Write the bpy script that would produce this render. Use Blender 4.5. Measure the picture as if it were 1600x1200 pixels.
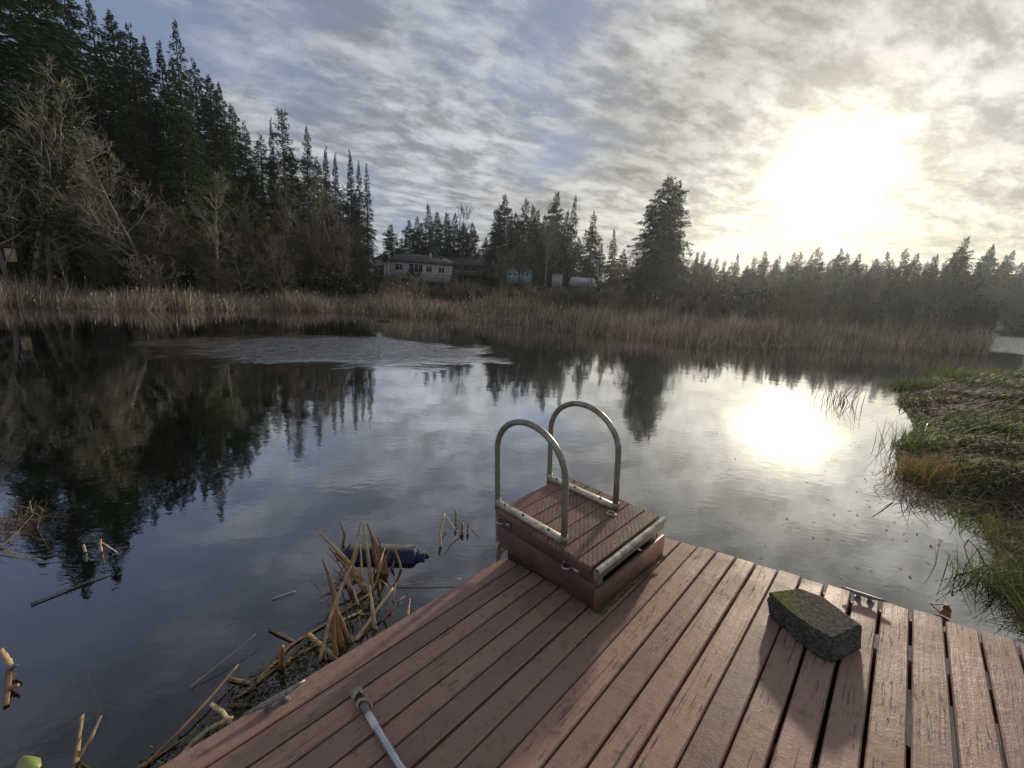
import bpy, bmesh, math, random
import numpy as np
from mathutils import Matrix, Vector
R_ = math.radians
random.seed(7)
rng = np.random.default_rng(7)
S = bpy.context.scene
for o in list(bpy.data.objects): bpy.data.objects.remove(o)
COL = S.collection

# ------------------------------------------------------------------ camera
HC = 2.36                                   # eye height above the water
PITCH, ROLL, FPX = 0.20622, 0.0549965, 665.0
cp, sp, cr, sr = math.cos(PITCH), math.sin(PITCH), math.cos(ROLL), math.sin(ROLL)
_r = np.array([1, 0, 0.]); _u = np.array([0, sp, cp]); AF = np.array([0, cp, -sp])
AR = _r * cr + _u * sr; AU = _u * cr - _r * sr
EYE = np.array([0, 0, HC])
cam_d = bpy.data.cameras.new('camera'); cam = bpy.data.objects.new('camera', cam_d); COL.objects.link(cam)
cam_d.sensor_width = 36; cam_d.lens = FPX / 1600 * 36; cam_d.clip_start = .05; cam_d.clip_end = 3000
cam.matrix_world = Matrix([[AR[i], AU[i], -AF[i], EYE[i]] for i in range(3)] + [[0, 0, 0, 1]])
S.camera = cam

def ray(px, py):
    return (px - 800) * AR + (600 - py) * AU + FPX * AF
def water_pt(px, py, z=0.):                 # where a direction of sight meets the water level
    d = ray(px, py); return EYE + d * ((z - HC) / d[2])
def far_pt(px, py, D):                      # a point at horizontal distance D
    d = ray(px, py); return EYE + d * (D / math.hypot(d[0], d[1]))

# ------------------------------------------------------------------ light
SUN_AZ, SUN_EL = 33.57, 13.44
SD = np.array([math.sin(R_(SUN_AZ)) * math.cos(R_(SUN_EL)), math.cos(R_(SUN_AZ)) * math.cos(R_(SUN_EL)), math.sin(R_(SUN_EL))])
sl = bpy.data.lights.new('sun', 'SUN'); sl.energy = 2.9; sl.angle = R_(2.6); sl.color = (1, .86, .66)
so = bpy.data.objects.new('sun', sl); COL.objects.link(so)
so.rotation_euler = Vector(SD).to_track_quat('Z', 'Y').to_euler()
S.view_settings.view_transform = 'Standard'; S.view_settings.look = 'None'
S.view_settings.exposure = .25; S.view_settings.gamma = 1
S.cycles.max_bounces = 8; S.cycles.transparent_max_bounces = 12
S.cycles.use_denoising = True

class NT:
    """a few shorthands over a node tree"""
    def __init__(s, tree): s.t = tree; s.n = tree.nodes; s.l = tree.links
    def add(s, typ, **kw):
        n = s.n.new(typ)
        for k, v in kw.items(): setattr(n, k, v)
        return n
    def put(s, sock, v):
        if isinstance(v, bpy.types.NodeSocket): s.l.new(v, sock)
        elif v is not None:
            if sock.type == 'RGBA' and not hasattr(v, '__len__'): v = (v, v, v, 1)
            elif sock.type == 'RGBA' and len(v) == 3: v = (*v, 1)
            sock.default_value = v
    def m(s, op, a, b=None, c=None, clamp=False):
        n = s.add('ShaderNodeMath', operation=op, use_clamp=clamp)
        for i, v in enumerate((a, b, c)): s.put(n.inputs[i], v)
        return n.outputs[0]
    def vm(s, op, a, b=None):
        n = s.add('ShaderNodeVectorMath', operation=op)
        s.put(n.inputs[0], a); s.put(n.inputs[1], b)
        return n.outputs['Value'] if op in ('DOT_PRODUCT', 'LENGTH', 'DISTANCE') else n.outputs[0]
    def mix(s, f, a, b, blend='MIX'):
        n = s.add('ShaderNodeMix', data_type='RGBA', blend_type=blend); n.clamp_factor = True
        s.put(n.inputs[0], f); s.put(n.inputs[6], a); s.put(n.inputs[7], b)
        return n.outputs[2]
    def step(s, v, lo, hi, a=0., b=1.):
        n = s.add('ShaderNodeMapRange', interpolation_type='SMOOTHSTEP')
        for i, q in enumerate((v, lo, hi, a, b)): s.put(n.inputs[i], q)
        return n.outputs[0]
    def noise(s, vec, scale, detail=4., rough=.55, dist=0., out=0):
        n = s.add('ShaderNodeTexNoise')
        s.put(n.inputs['Vector'], vec); s.put(n.inputs['Scale'], scale); s.put(n.inputs['Detail'], detail)
        s.put(n.inputs['Roughness'], rough); s.put(n.inputs['Distortion'], dist)
        return n.outputs[out]
    def xf(s, vec, scale=(1, 1, 1), rot=(0, 0, 0), loc=(0, 0, 0)):
        n = s.add('ShaderNodeMapping'); s.put(n.inputs[0], vec)
        n.inputs['Scale'].default_value = scale; n.inputs['Rotation'].default_value = rot; n.inputs['Location'].default_value = loc
        return n.outputs[0]
    def sep(s, v):
        n = s.add('ShaderNodeSeparateXYZ'); s.put(n.inputs[0], v); return n.outputs
    def comb(s, x, y, z):
        n = s.add('ShaderNodeCombineXYZ')
        for i, v in enumerate((x, y, z)): s.put(n.inputs[i], v)
        return n.outputs[0]

world = bpy.data.worlds.new('World'); S.world = world; world.use_nodes = True
w = NT(world.node_tree); w.n.clear()
d = w.add('ShaderNodeTexCoord').outputs['Generated']
dx, dy, dz = w.sep(d)
zz = w.m('ADD', w.m('MAXIMUM', dz, 0.), .20)
uv = w.comb(w.m('DIVIDE', dx, zz), w.m('DIVIDE', dy, zz), 0.)
sky = w.add('ShaderNodeTexSky', sky_type='NISHITA'); sky.sun_disc = False
sky.sun_elevation = R_(SUN_EL); sky.sun_rotation = R_(SUN_AZ); sky.air_density = 1.0; sky.dust_density = .6
sun_ang = w.m('MULTIPLY', w.m('ARCCOSINE', w.m('MINIMUM', w.vm('DOT_PRODUCT', d, tuple(SD)), .99999)), 57.2958)
left = w.vm('DOT_PRODUCT', d, (-.8, .55, .25))
# cloud sheet: broad cover, streaky veil, mackerel ripples
warp = w.noise(uv, 1.1, 3, .5, out=1)
wsc = w.add('ShaderNodeVectorMath', operation='SCALE'); w.put(wsc.inputs[0], w.vm('SUBTRACT', warp, (.5, .5, .5))); wsc.inputs['Scale'].default_value = .22
uvw = w.vm('ADD', uv, wsc.outputs[0])
def along(az, lo, hi, loc=(0, 0, 0)): return w.xf(w.xf(uvw, (1, 1, 1), (0, 0, R_(az - 90))), (lo, hi, 1), (0, 0, 0), loc)
big = w.noise(along(-15, .5, .9, (2.3, .7, 0)), 1.0, 5, .5)
rip = w.noise(along(72, 3.6, 6.2), 1.0, 6, .58, .05)
rip2 = w.noise(along(60, 9., 14., (4, 1, 0)), 1.0, 5, .62)
soft = w.noise(along(-30, 1.6, 2.6, (5.2, 8, 0)), 1.0, 4, .5)
dark = w.noise(along(-25, .9, 1.7, (9.1, 3.4, 0)), 1.0, 4, .5)
cover = w.m('ADD', w.m('ADD', w.m('MULTIPLY', big, 1.0), w.m('MULTIPLY', rip, .22)), w.m('MULTIPLY', left, -.22))
mask = w.m('MAXIMUM', w.step(cover, .335, .54), w.step(dz, .48, .75, 0., .8))
tex = w.m('ADD', w.m('ADD', w.m('MULTIPLY', rip, .50), w.m('MULTIPLY', rip2, .36)), w.m('MULTIPLY', soft, .14))
bright = w.step(tex, .40, .60, .25, .56)
bright = w.m('MULTIPLY', bright, w.step(dark, .44, .70, 1.04, .72))
high = w.step(dz, .50, .80, 1., .52)
bright = w.m('MULTIPLY', bright, high)
near = w.m('POWER', 2.718, w.m('DIVIDE', sun_ang, -24.))
bright = w.m('MULTIPLY', bright, w.m('ADD', .88, w.m('MULTIPLY', near, .42)))
low = w.step(dz, .0, .30, 1., 0.)
warmf = w.m('MULTIPLY', w.step(sun_ang, 8., 48., 1., 0.), w.m('ADD', .45, w.m('MULTIPLY', low, .55)))
ccol = w.mix(warmf, (.95, .99, 1.07), (1.13, 1.01, .76))
cloud = w.mix(1., ccol, w.comb(bright, bright, bright), 'MULTIPLY')
blue = w.mix(1., sky.outputs[0], (.062, .062, .070), 'MULTIPLY')
blue = w.mix(.65, blue, (.225, .28, .42))
blue = w.mix(1., blue, w.comb(high, high, high), 'MULTIPLY')
base = w.mix(mask, blue, cloud)
g1 = w.m('MULTIPLY', w.m('POWER', 2.718, w.m('MULTIPLY', w.m('POWER', w.m('DIVIDE', sun_ang, 3.2), 2.), -1.)), 2.2)
g2 = w.m('MULTIPLY', w.m('POWER', 2.718, w.m('DIVIDE', sun_ang, -4.6)), 1.0)
g3 = w.m('ADD', w.m('MULTIPLY', near, .03), w.m('MULTIPLY', w.m('MULTIPLY', w.step(dz, .02, .22, 1., 0.), w.step(sun_ang, 10., 45., 1., 0.)), .22))
glow = w.m('ADD', w.m('ADD', g1, g2), g3)
glow = w.m('MULTIPLY', glow, w.step(tex, .34, .64, .86, 1.06))
gc = w.mix(1., (1.0, .88, .60), w.comb(glow, glow, glow), 'MULTIPLY')
fin = w.mix(1., base, gc, 'ADD')
bg = w.add('ShaderNodeBackground'); w.put(bg.inputs[0], fin); bg.inputs[1].default_value = 1.0
wo = w.add('ShaderNodeOutputWorld'); w.l.new(bg.outputs[0], wo.inputs[0])

# ------------------------------------------------------------------ helpers
def mesh_np(name, V, F, mat, parent=None, smooth=False):
    """V (n,3), F list of (m,k) int arrays"""
    me = bpy.data.meshes.new(name); V = np.asarray(V, np.float32)
    me.vertices.add(len(V)); me.vertices.foreach_set('co', V.ravel())
    F = [np.asarray(f, np.int32) for f in F if len(f)]
    nl = sum(f.size for f in F); me.loops.add(nl)
    me.loops.foreach_set('vertex_index', np.concatenate([f.ravel() for f in F]))
    npoly = sum(len(f) for f in F); me.polygons.add(npoly)
    tot = np.concatenate([np.full(len(f), f.shape[1], np.int32) for f in F])
    st = np.concatenate([[0], np.cumsum(tot)[:-1]]).astype(np.int32)
    me.polygons.foreach_set('loop_start', st); me.polygons.foreach_set('loop_total', tot)
    if smooth: me.polygons.foreach_set('use_smooth', np.ones(npoly, bool))
    me.update(calc_edges=True); me.validate()
    me.materials.append(mat)
    o = bpy.data.objects.new(name, me); COL.objects.link(o)
    if parent: o.parent = parent
    return o

class MB:
    """collects shapes for one mesh"""
    def __init__(s): s.v = []; s.f = {}; s.n = 0
    def _add(s, V, F):
        s.v.append(np.asarray(V, float))
        for f in F: s.f.setdefault(len(f), []).append([i + s.n for i in f])
        s.n += len(V); return s
    def box(s, lo, hi, M=None, ch=0.):
        (x0, y0, z0), (x1, y1, z1) = lo, hi
        if ch <= 0:
            V = [(x, y, z) for z in (z0, z1) for y in (y0, y1) for x in (x0, x1)]
            F = [(0, 2, 3, 1), (4, 5, 7, 6), (0, 1, 5, 4), (2, 6, 7, 3), (0, 4, 6, 2), (1, 3, 7, 5)]
        else:
            c = ch; V = []
            for z, i in ((z0, c), (z0 + c, 0), (z1 - c, 0), (z1, c)):
                V += [(x0 + i + 0 * c, y0 + i, z), (x1 - i, y0 + i, z), (x1 - i, y1 - i, z), (x0 + i, y1 - i, z)]
            F = [(3, 2, 1, 0), (12, 13, 14, 15)]
            for k in range(3):
                for j in range(4): F.append((k * 4 + j, k * 4 + (j + 1) % 4, k * 4 + 4 + (j + 1) % 4, k * 4 + 4 + j))
        V = np.array(V, float)
        if M is not None: V = V @ np.array(M)[:3, :3].T + np.array(M)[:3, 3]
        return s._add(V, F)
    def prism(s, poly, z0, z1):
        n = len(poly)
        V = [(x, y, z0) for x, y in poly] + [(x, y, z1) for x, y in poly]
        F = [tuple(range(n - 1, -1, -1)), tuple(range(n, 2 * n))] + [(i, (i + 1) % n, n + (i + 1) % n, n + i) for i in range(n)]
        return s._add(V, F)
    def tube(s, pts, rad, sides=8, cap=True, squash=1.):
        P = np.array(pts, float); n = len(P)
        rad = np.broadcast_to(np.asarray(rad, float), (n,))
        T = np.gradient(P, axis=0); T /= np.linalg.norm(T, axis=1)[:, None] + 1e-12
        ref = np.array([0, 0, 1.]) if abs(T[0][2]) < .9 else np.array([1., 0, 0])
        V = []; u = np.cross(T[0], ref); u /= np.linalg.norm(u)
        a = np.arange(sides) * 2 * math.pi / sides
        for i in range(n):
            u = u - T[i] * (u @ T[i]); u /= np.linalg.norm(u) + 1e-12
            v = np.cross(T[i], u)
            V.append(P[i] + rad[i] * (np.outer(np.cos(a), u) + squash * np.outer(np.sin(a), v)))
        F = [(i * sides + j, i * sides + (j + 1) % sides, (i + 1) * sides + (j + 1) % sides, (i + 1) * sides + j) for i in range(n - 1) for j in range(sides)]
        if cap: F += [tuple(range(sides - 1, -1, -1)), tuple(range((n - 1) * sides, n * sides))]
        return s._add(np.concatenate(V), F)
    def blade(s, pts, wid, side=None, fold=.25):
        """a leaf blade: folded ribbon of some thickness along pts"""
        P = np.array(pts, float); n = len(P); wid = np.broadcast_to(np.asarray(wid, float), (n,))
        T = np.gradient(P, axis=0); T /= np.linalg.norm(T, axis=1)[:, None] + 1e-12
        sd = np.array(side if side is not None else np.cross(AF, T[0])); V = []
        for i in range(n):
            q = sd - T[i] * (sd @ T[i]); q /= np.linalg.norm(q) + 1e-12; nn = np.cross(T[i], q)
            V += [P[i] - q * wid[i] / 2, P[i] + nn * wid[i] * fold, P[i] + q * wid[i] / 2, P[i] - nn * wid[i] * .12]
        F = [(i * 4 + j, i * 4 + (j + 1) % 4, i * 4 + 4 + (j + 1) % 4, i * 4 + 4 + j) for i in range(n - 1) for j in range(4)]
        F += [(3, 2, 1, 0), tuple(range(4 * n - 4, 4 * n))]
        return s._add(V, F)
    def quad(s, pts): return s._add(pts, [tuple(range(len(pts)))])
    def build(s, name, mat, parent=None, smooth=False):
        return mesh_np(name, np.concatenate(s.v), [np.array(f) for f in s.f.values()], mat, parent, smooth)

def shade_auto(o, ang=40):
    me = o.data
    bm = bmesh.new(); bm.from_mesh(me)
    for f in bm.faces: f.smooth = True
    for e in bm.edges: e.smooth = len(e.link_faces) == 2 and e.calc_face_angle(0) < R_(ang)
    bm.to_mesh(me); bm.free(); return o
def tag(o, label=None, cat=None, group=None, kind=None):
    if label: o['label'] = label
    if cat: o['category'] = cat
    if group: o['group'] = group
    if kind: o['kind'] = kind
    return o
def thing(name, label, cat, loc=(0, 0, 0), rotz=0., group=None, M=None):
    o = bpy.data.objects.new(name, None); COL.objects.link(o); o.empty_display_size = .2
    if M is not None: o.matrix_world = M
    else: o.location = loc; o.rotation_euler = (0, 0, rotz)
    return tag(o, label, cat, group)
def frame(rows, org):
    return Matrix([[rows[j][i] for j in range(3)] + [org[i]] for i in range(3)] + [[0, 0, 0, 1]])

# ------------------------------------------------------------------ materials
def mat(name):
    m = bpy.data.materials.new(name); m.use_nodes = True; t = NT(m.node_tree); t.n.clear()
    out = t.add('ShaderNodeOutputMaterial'); p = t.add('ShaderNodeBsdfPrincipled')
    t.l.new(p.outputs[0], out.inputs[0]); t.p = p; t.out = out
    t.obj = t.add('ShaderNodeTexCoord').outputs['Object']
    t.geo = t.add('ShaderNodeNewGeometry')
    t.rnd = t.geo.outputs['Random Per Island']; t.pos = t.geo.outputs['Position']
    return m, t
def setp(t, col=None, rough=None, metal=None, spec=None, bump=None, bdist=.01, bstr=1.):
    if col is not None: t.put(t.p.inputs['Base Color'], col)
    if rough is not None: t.put(t.p.inputs['Roughness'], rough)
    if metal is not None: t.put(t.p.inputs['Metallic'], metal)
    if spec is not None: t.put(t.p.inputs['Specular IOR Level'], spec)
    if bump is not None:
        b = t.add('ShaderNodeBump'); t.put(b.inputs['Height'], bump); b.inputs['Distance'].default_value = bdist; b.inputs['Strength'].default_value = bstr
        t.l.new(b.outputs[0], t.p.inputs['Normal'])
def simple(name, c1, c2, scale=6., rough=.7, metal=0., stretch=(1, 1, 1), bdist=0., spec=.5, island=0., mottle=0.):
    m, t = mat(name); v = t.xf(t.obj, stretch); n = t.noise(v, scale, 5, .6)
    c = t.mix(t.step(n, .3, .7), c1, c2)
    if mottle: c = t.mix(t.step(t.noise(t.pos, 28., 4, .65), .50, .66, 0, mottle), c, (.05, .034, .02))
    if island: c = t.mix(1., c, t.mix(t.rnd, (1 - island,) * 3, (1 + island,) * 3), 'MULTIPLY')
    setp(t, c, rough, metal, spec, n if bdist else None, bdist); return m
def ramp(t, f, stops):
    n = t.add('ShaderNodeValToRGB'); t.put(n.inputs[0], f); e = n.color_ramp.elements
    while len(e) < len(stops): e.new(.5)
    for k, (p, c) in zip(e, stops): k.position = p; k.color = (*c, 1)
    return n.outputs[0]
def leafy(name, stops, rough=.6, trans=0., spec=.2):
    m, t = mat(name); c = ramp(t, t.rnd, stops)
    c = t.mix(1., c, t.mix(t.noise(t.pos, .35, 2), (.72, .72, .72), (1.28, 1.28, 1.28)), 'MULTIPLY')
    setp(t, c, rough, 0, spec)
    if trans:
        tr = t.add('ShaderNodeBsdfTranslucent'); t.put(tr.inputs[0], c)
        mx = t.add('ShaderNodeMixShader'); mx.inputs[0].default_value = trans
        t.l.new(t.p.outputs[0], mx.inputs[1]); t.l.new(tr.outputs[0], mx.inputs[2]); t.l.new(mx.outputs[0], t.out.inputs[0])
    return m

def painted_wood(name, base, along=1, wear=1.):
    m, t = mat(name)
    st = [34., 34., 34.]; st[along] = 1.6
    grain = t.noise(t.xf(t.obj, st), 1., 5, .65, .6)
    st2 = [60., 60., 60.]; st2[along] = 4.
    fine = t.noise(t.xf(t.obj, st2), 1., 4, .6)
    st3 = [70., 70., 70.]; st3[along] = 5.5
    chipn = t.noise(t.xf(t.obj, st3), .9, 3, .55)
    patch = t.noise(t.obj, 2.6, 4, .55)
    patch2 = t.noise(t.xf(t.obj, (1, 1, 1), (0, 0, 0), (7, 3, 1)), 1.7, 3, .5)
    dirt = t.noise(t.obj, 14., 5, .65)
    tint = t.mix(t.rnd, (.70, .72, .74), (1.20, 1.17, 1.14))
    c = t.mix(1., base, tint, 'MULTIPLY')
    c = t.mix(t.step(patch, .35, .7), c, t.mix(.3, c, (.42, .30, .23)))
    c = t.mix(t.step(dirt, .50, .74, 0, .55), c, (.085, .055, .042))
    long_ = t.noise(t.xf(t.obj, tuple(.9 if k == along else 85. for k in range(3))), 1., 2, .5)
    crack = t.m('MULTIPLY', t.m('MAXIMUM', t.m('MULTIPLY', t.step(chipn, .62, .67), .8), t.step(long_, .665, .70)), t.step(t.m('ADD', patch, t.m('MULTIPLY', t.rnd, .16)), .54, .68))
    crack = t.m('MULTIPLY', crack, wear)
    c = t.mix(t.m('MULTIPLY', crack, .75), c, (.030, .022, .017))
    bare = t.m('MULTIPLY', t.m('MULTIPLY', t.step(fine, .57, .63), t.step(patch2, .55, .63)), wear)
    c = t.mix(t.m('MULTIPLY', bare, .8), c, (.34, .29, .24))
    h = t.m('ADD', t.m('MULTIPLY', grain, .5), t.m('MULTIPLY', dirt, .35))
    h = t.m('ADD', t.m('MULTIPLY', t.noise(t.obj, 90., 3, .6), .16), t.m('SUBTRACT', h, t.m('MULTIPLY', t.m('ADD', crack, bare), .4)))
    setp(t, c, t.step(patch, .3, .7, .44, .64), 0, .40, h, .0075)
    return m

M = {}
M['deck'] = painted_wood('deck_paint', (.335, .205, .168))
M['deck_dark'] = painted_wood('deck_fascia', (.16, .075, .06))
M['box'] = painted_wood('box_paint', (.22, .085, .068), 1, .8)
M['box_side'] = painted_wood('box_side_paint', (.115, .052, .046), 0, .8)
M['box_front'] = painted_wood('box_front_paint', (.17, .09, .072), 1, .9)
M['rawwood'] = simple('weathered_wood', (.14, .13, .11), (.30, .28, .24), 5., .8, 0, (3, 3, 20), .004)
M['under'] = simple('old_timber', (.02, .017, .014), (.05, .04, .03), 4., .9)

# pressure treated tread boards with rows of small incision marks
m, t = mat('tread_paint')
x, y, z = t.sep(t.obj)
row = t.m('FLOOR', t.m('DIVIDE', x, .0145))
yy = t.m('ADD', t.m('DIVIDE', y, .052), t.m('MULTIPLY', row, .37))
fy = t.m('ABSOLUTE', t.m('SUBTRACT', t.m('FRACT', yy), .5)); fx = t.m('ABSOLUTE', t.m('SUBTRACT', t.m('FRACT', t.m('DIVIDE', x, .0145)), .5))
mark = t.m('MULTIPLY', t.step(fy, .16, .22, 1, 0), t.step(fx, .16, .26, 1, 0))
which = t.step(t.m('SINE', t.m('MULTIPLY', t.rnd, 41.)), -.55, -.5)
mark = t.m('MULTIPLY', t.m('MULTIPLY', mark, which), t.step(t.noise(t.obj, 9., 3), .40, .50))
patch = t.noise(t.obj, 4.5, 5, .6); dirt = t.noise(t.obj, 22., 5, .65)
c = t.mix(1., (.24, .128, .10), t.mix(t.rnd, (.82, .82, .82), (1.15, 1.15, 1.15)), 'MULTIPLY')
c = t.mix(t.step(patch, .44, .64, 0, .85), c, (.27, .215, .135))
c = t.mix(t.step(dirt, .55, .75, 0, .55), c, (.07, .05, .035))
c = t.mix(t.m('MULTIPLY', mark, .85), c, (.035, .022, .016))
setp(t, c, .5, 0, .4, t.m('SUBTRACT', t.m('MULTIPLY', dirt, .5), mark), .004); M['tread'] = m

# weathered aluminium tube with lichen
m, t = mat('weathered_aluminium')
n1 = t.noise(t.obj, 9., 5, .65); n2 = t.noise(t.obj, 46., 4, .6)
c = t.mix(t.step(n1, .36, .62), (.42, .41, .36), (.25, .235, .16))
c = t.mix(t.m('MULTIPLY', t.step(n2, .56, .68, 0, .7), t.step(n1, .45, .6)), c, (.10, .095, .06))
setp(t, c, t.step(n1, .35, .65, .32, .62), t.step(n1, .40, .66, .75, .15), .5, n2, .0012); M['alu'] = m
m, t = mat('pale_aluminium_bar')
n1 = t.noise(t.obj, 12., 5, .65); n2 = t.noise(t.obj, 60., 4, .6)
c = t.mix(t.step(n1, .40, .64), (.62, .60, .53), (.36, .34, .24)); c = t.mix(t.step(n2, .58, .68, 0, .6), c, (.12, .10, .06))
setp(t, c, .45, .35, .5, n2, .001); M['bar'] = m
M['galv'] = simple('galvanised_steel', (.50, .52, .54), (.32, .33, .34), 30., .3, .85)
M['bolt'] = simple('dull_bolt_steel', (.22, .20, .17), (.12, .10, .08), 60., .5, .7)
M['white_metal'] = simple('white_coated_wire', (.75, .74, .70), (.6, .58, .52), 40., .4, .3)
M['cleat'] = simple('cast_cleat_metal', (.30, .31, .32), (.15, .15, .15), 40., .5, .55, bdist=.001)
M['pole'] = simple('satin_aluminium_pole', (.62, .65, .68), (.50, .53, .56), 20., .34, .8, (1, 1, 1))
M['sticker'] = simple('white_sticker', (.78, .78, .76), (.66, .67, .66), 60., .5)
M['black'] = simple('black_rubber', (.015, .015, .016), (.03, .03, .03), 30., .55)
M['rope'] = simple('frayed_rope', (.62, .56, .44), (.36, .31, .22), 120., .9, 0, (1, 1, 1), .002)
M['buoy'] = None
m, t = mat('navy_vinyl')
zc = t.geo.outputs['Normal']; nz = t.sep(zc)[2]; n = t.noise(t.obj, 7., 5, .6)
fade = t.m('MULTIPLY', t.step(t.m('ADD', nz, t.m('MULTIPLY', n, .35)), 1.0, 1.22), .7)
c = t.mix(fade, (.012, .018, .085), (.34, .31, .25)); setp(t, c, t.m('ADD', .5, t.m('MULTIPLY', fade, .3)), 0, .3); M['buoy'] = m

m, t = mat('mossy_concrete')
n = t.noise(t.obj, 55., 6, .7); n2 = t.noise(t.obj, 10., 5, .65); n3 = t.noise(t.obj, 140., 3, .7)
up = t.sep(t.geo.outputs['Normal'])[2]
ox, oy, oz = t.sep(t.obj)
c = t.mix(t.step(n, .38, .64), (.045, .046, .040), (.165, .165, .145))
c = t.mix(t.step(n3, .60, .70, 0, .7), c, (.21, .20, .175))
lft = t.step(t.m('ADD', t.m('SUBTRACT', t.m('MULTIPLY', ox, -1.), t.m('MULTIPLY', oy, .35)), t.m('MULTIPLY', n2, .40)), .14, .36)
ms = t.m('MULTIPLY', t.m('MULTIPLY', t.step(up, .5, .9), lft), t.step(n, .34, .52))
c = t.mix(ms, c, t.mix(n3, (.06, .09, .014), (.26, .29, .045)))
setp(t, c, .95, 0, .2, t.m('ADD', n, t.m('MULTIPLY', ms, .5)), .010); M['concrete'] = m

M['bark'] = simple('dark_bark', (.035, .027, .02), (.085, .066, .05), 3., .95, 0, (2, 2, .5), .03)
M['alder'] = simple('pale_alder_bark', (.10, .085, .068), (.33, .30, .25), 1.6, .9, 0, (1, 1, .6), .01)
M['twig'] = leafy('bare_twigs', [(0, (.09, .083, .062)), (.5, (.20, .185, .138)), (1, (.38, .355, .275))], .8)
M['twig_dim'] = leafy('grey_brown_twigs', [(0, (.075, .062, .05)), (1, (.20, .17, .13))], .85)
M['twig_olive'] = leafy('mossy_twigs', [(0, (.095, .085, .048)), (1, (.26, .23, .12))], .85)
M['fir'] = leafy('fir_needles', [(0, (.018, .042, .016)), (.55, (.056, .112, .034)), (1, (.12, .19, .062))], .65, .12)
M['fir_blue'] = leafy('hemlock_needles', [(0, (.016, .030, .018)), (.6, (.034, .056, .030)), (1, (.060, .085, .045))], .65, .1)
M['cedar'] = leafy('cedar_sprays', [(0, (.03, .06, .018)), (.6, (.075, .125, .035)), (1, (.125, .175, .055))], .65, .12)
M['ivy'] = leafy('ivy_leaves', [(0, (.02, .035, .01)), (.6, (.055, .08, .022)), (1, (.11, .125, .035))], .5, .15)
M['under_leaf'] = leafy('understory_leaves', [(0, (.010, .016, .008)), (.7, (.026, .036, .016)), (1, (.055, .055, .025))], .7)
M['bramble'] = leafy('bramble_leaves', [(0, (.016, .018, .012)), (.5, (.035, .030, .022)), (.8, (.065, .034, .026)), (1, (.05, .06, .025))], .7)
M['reed'] = leafy('dry_cattail', [(0, (.08, .06, .045)), (.4, (.28, .22, .165)), (.8, (.52, .43, .32)), (1, (.74, .66, .52))], .7, .12)
M['head'] = leafy('cattail_down', [(0, (.55, .48, .38)), (1, (.75, .70, .6))], .9)
M['grass'] = leafy('bank_grass', [(0, (.05, .036, .024)), (.16, (.15, .11, .06)), (.24, (.38, .31, .17)), (.28, (.05, .085, .018)), (.75, (.15, .235, .045)), (1, (.36, .47, .10))], .6, .25)
M['grass_dead'] = leafy('dead_matted_grass', [(0, (.045, .03, .025)), (.5, (.15, .10, .074)), (.85, (.40, .30, .20)), (1, (.22, .22, .08))], .7, .15)
M['orange_grass'] = leafy('rusty_grass', [(0, (.14, .08, .03)), (.6, (.46, .30, .10)), (1, (.34, .36, .09))], .6, .3)
M['lime'] = leafy('bright_grass', [(0, (.12, .16, .03)), (1, (.30, .34, .07))], .6, .3)
M['straw'] = simple('straw_stalk', (.56, .42, .23), (.30, .19, .09), 5., .6, 0, (1, 1, 1), .001, island=.3, mottle=.45)
M['straw_pale'] = simple('pale_straw_stalk', (.62, .50, .30), (.38, .27, .14), 5., .6, 0, (1, 1, 1), .001, island=.2, mottle=.45)
M['straw_brown'] = simple('brown_wet_stalk', (.30, .19, .105), (.13, .078, .045), 5., .5, 0, (1, 1, 1), .001, island=.3, mottle=.45)
M['straw_orange'] = simple('orange_stalk', (.36, .20, .085), (.18, .095, .045), 6., .5, 0, (1, 1, 1), .001)
M['leaf'] = simple('yellow_green_leaf', (.20, .27, .06), (.34, .38, .12), 14., .45)
M['leaf_orange'] = simple('orange_dead_leaf', (.36, .16, .05), (.18, .08, .03), 20., .5)
M['log'] = simple('wet_log', (.06, .045, .03), (.14, .11, .08), 8., .7, bdist=.01)
M['soil'] = simple('muddy_soil', (.022, .018, .014), (.06, .046, .034), 2., .95)

# ------------------------------------------------------------------ ground and water
SH_PX = [(0, 478), (200, 485), (430, 484), (600, 492), (700, 498), (850, 512), (930, 525), (1000, 532), (1100, 545), (1300, 545), (1450, 550), (1540, 555)]
_sh = sorted((math.degrees(math.atan2(p[0], p[1])), math.hypot(p[0], p[1])) for p in (water_pt(*q) for q in SH_PX))
SAZ = np.array([-180, -120, -95, -75] + [q[0] for q in _sh] + [47.86, 47.95, 62, 85, 110, 180]); SRR = np.array([40, 40, 40, 42] + [q[1] for q in _sh] + [52, 150, 150, 60, 40, 40])
def r_sh(az): return np.interp(az, SAZ, SRR)
def sstep(v, a, b): u = np.clip((v - a) / (b - a), 0, 1); return u * u * (3 - 2 * u)
HAZ = [-180, -60, -45, -30, -18, -5, 6, 12, 22, 50, 70, 180]; HHH = [4, 5.5, 5.0, 4.2, 3.2, 2.9, 2.9, 2.6, 1.5, 1.4, 2, 4]
def wob(x, y): return np.sin(x * .21 + 1.3) * np.cos(y * .17) + .5 * np.sin(x * .53 + y * .41)
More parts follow.
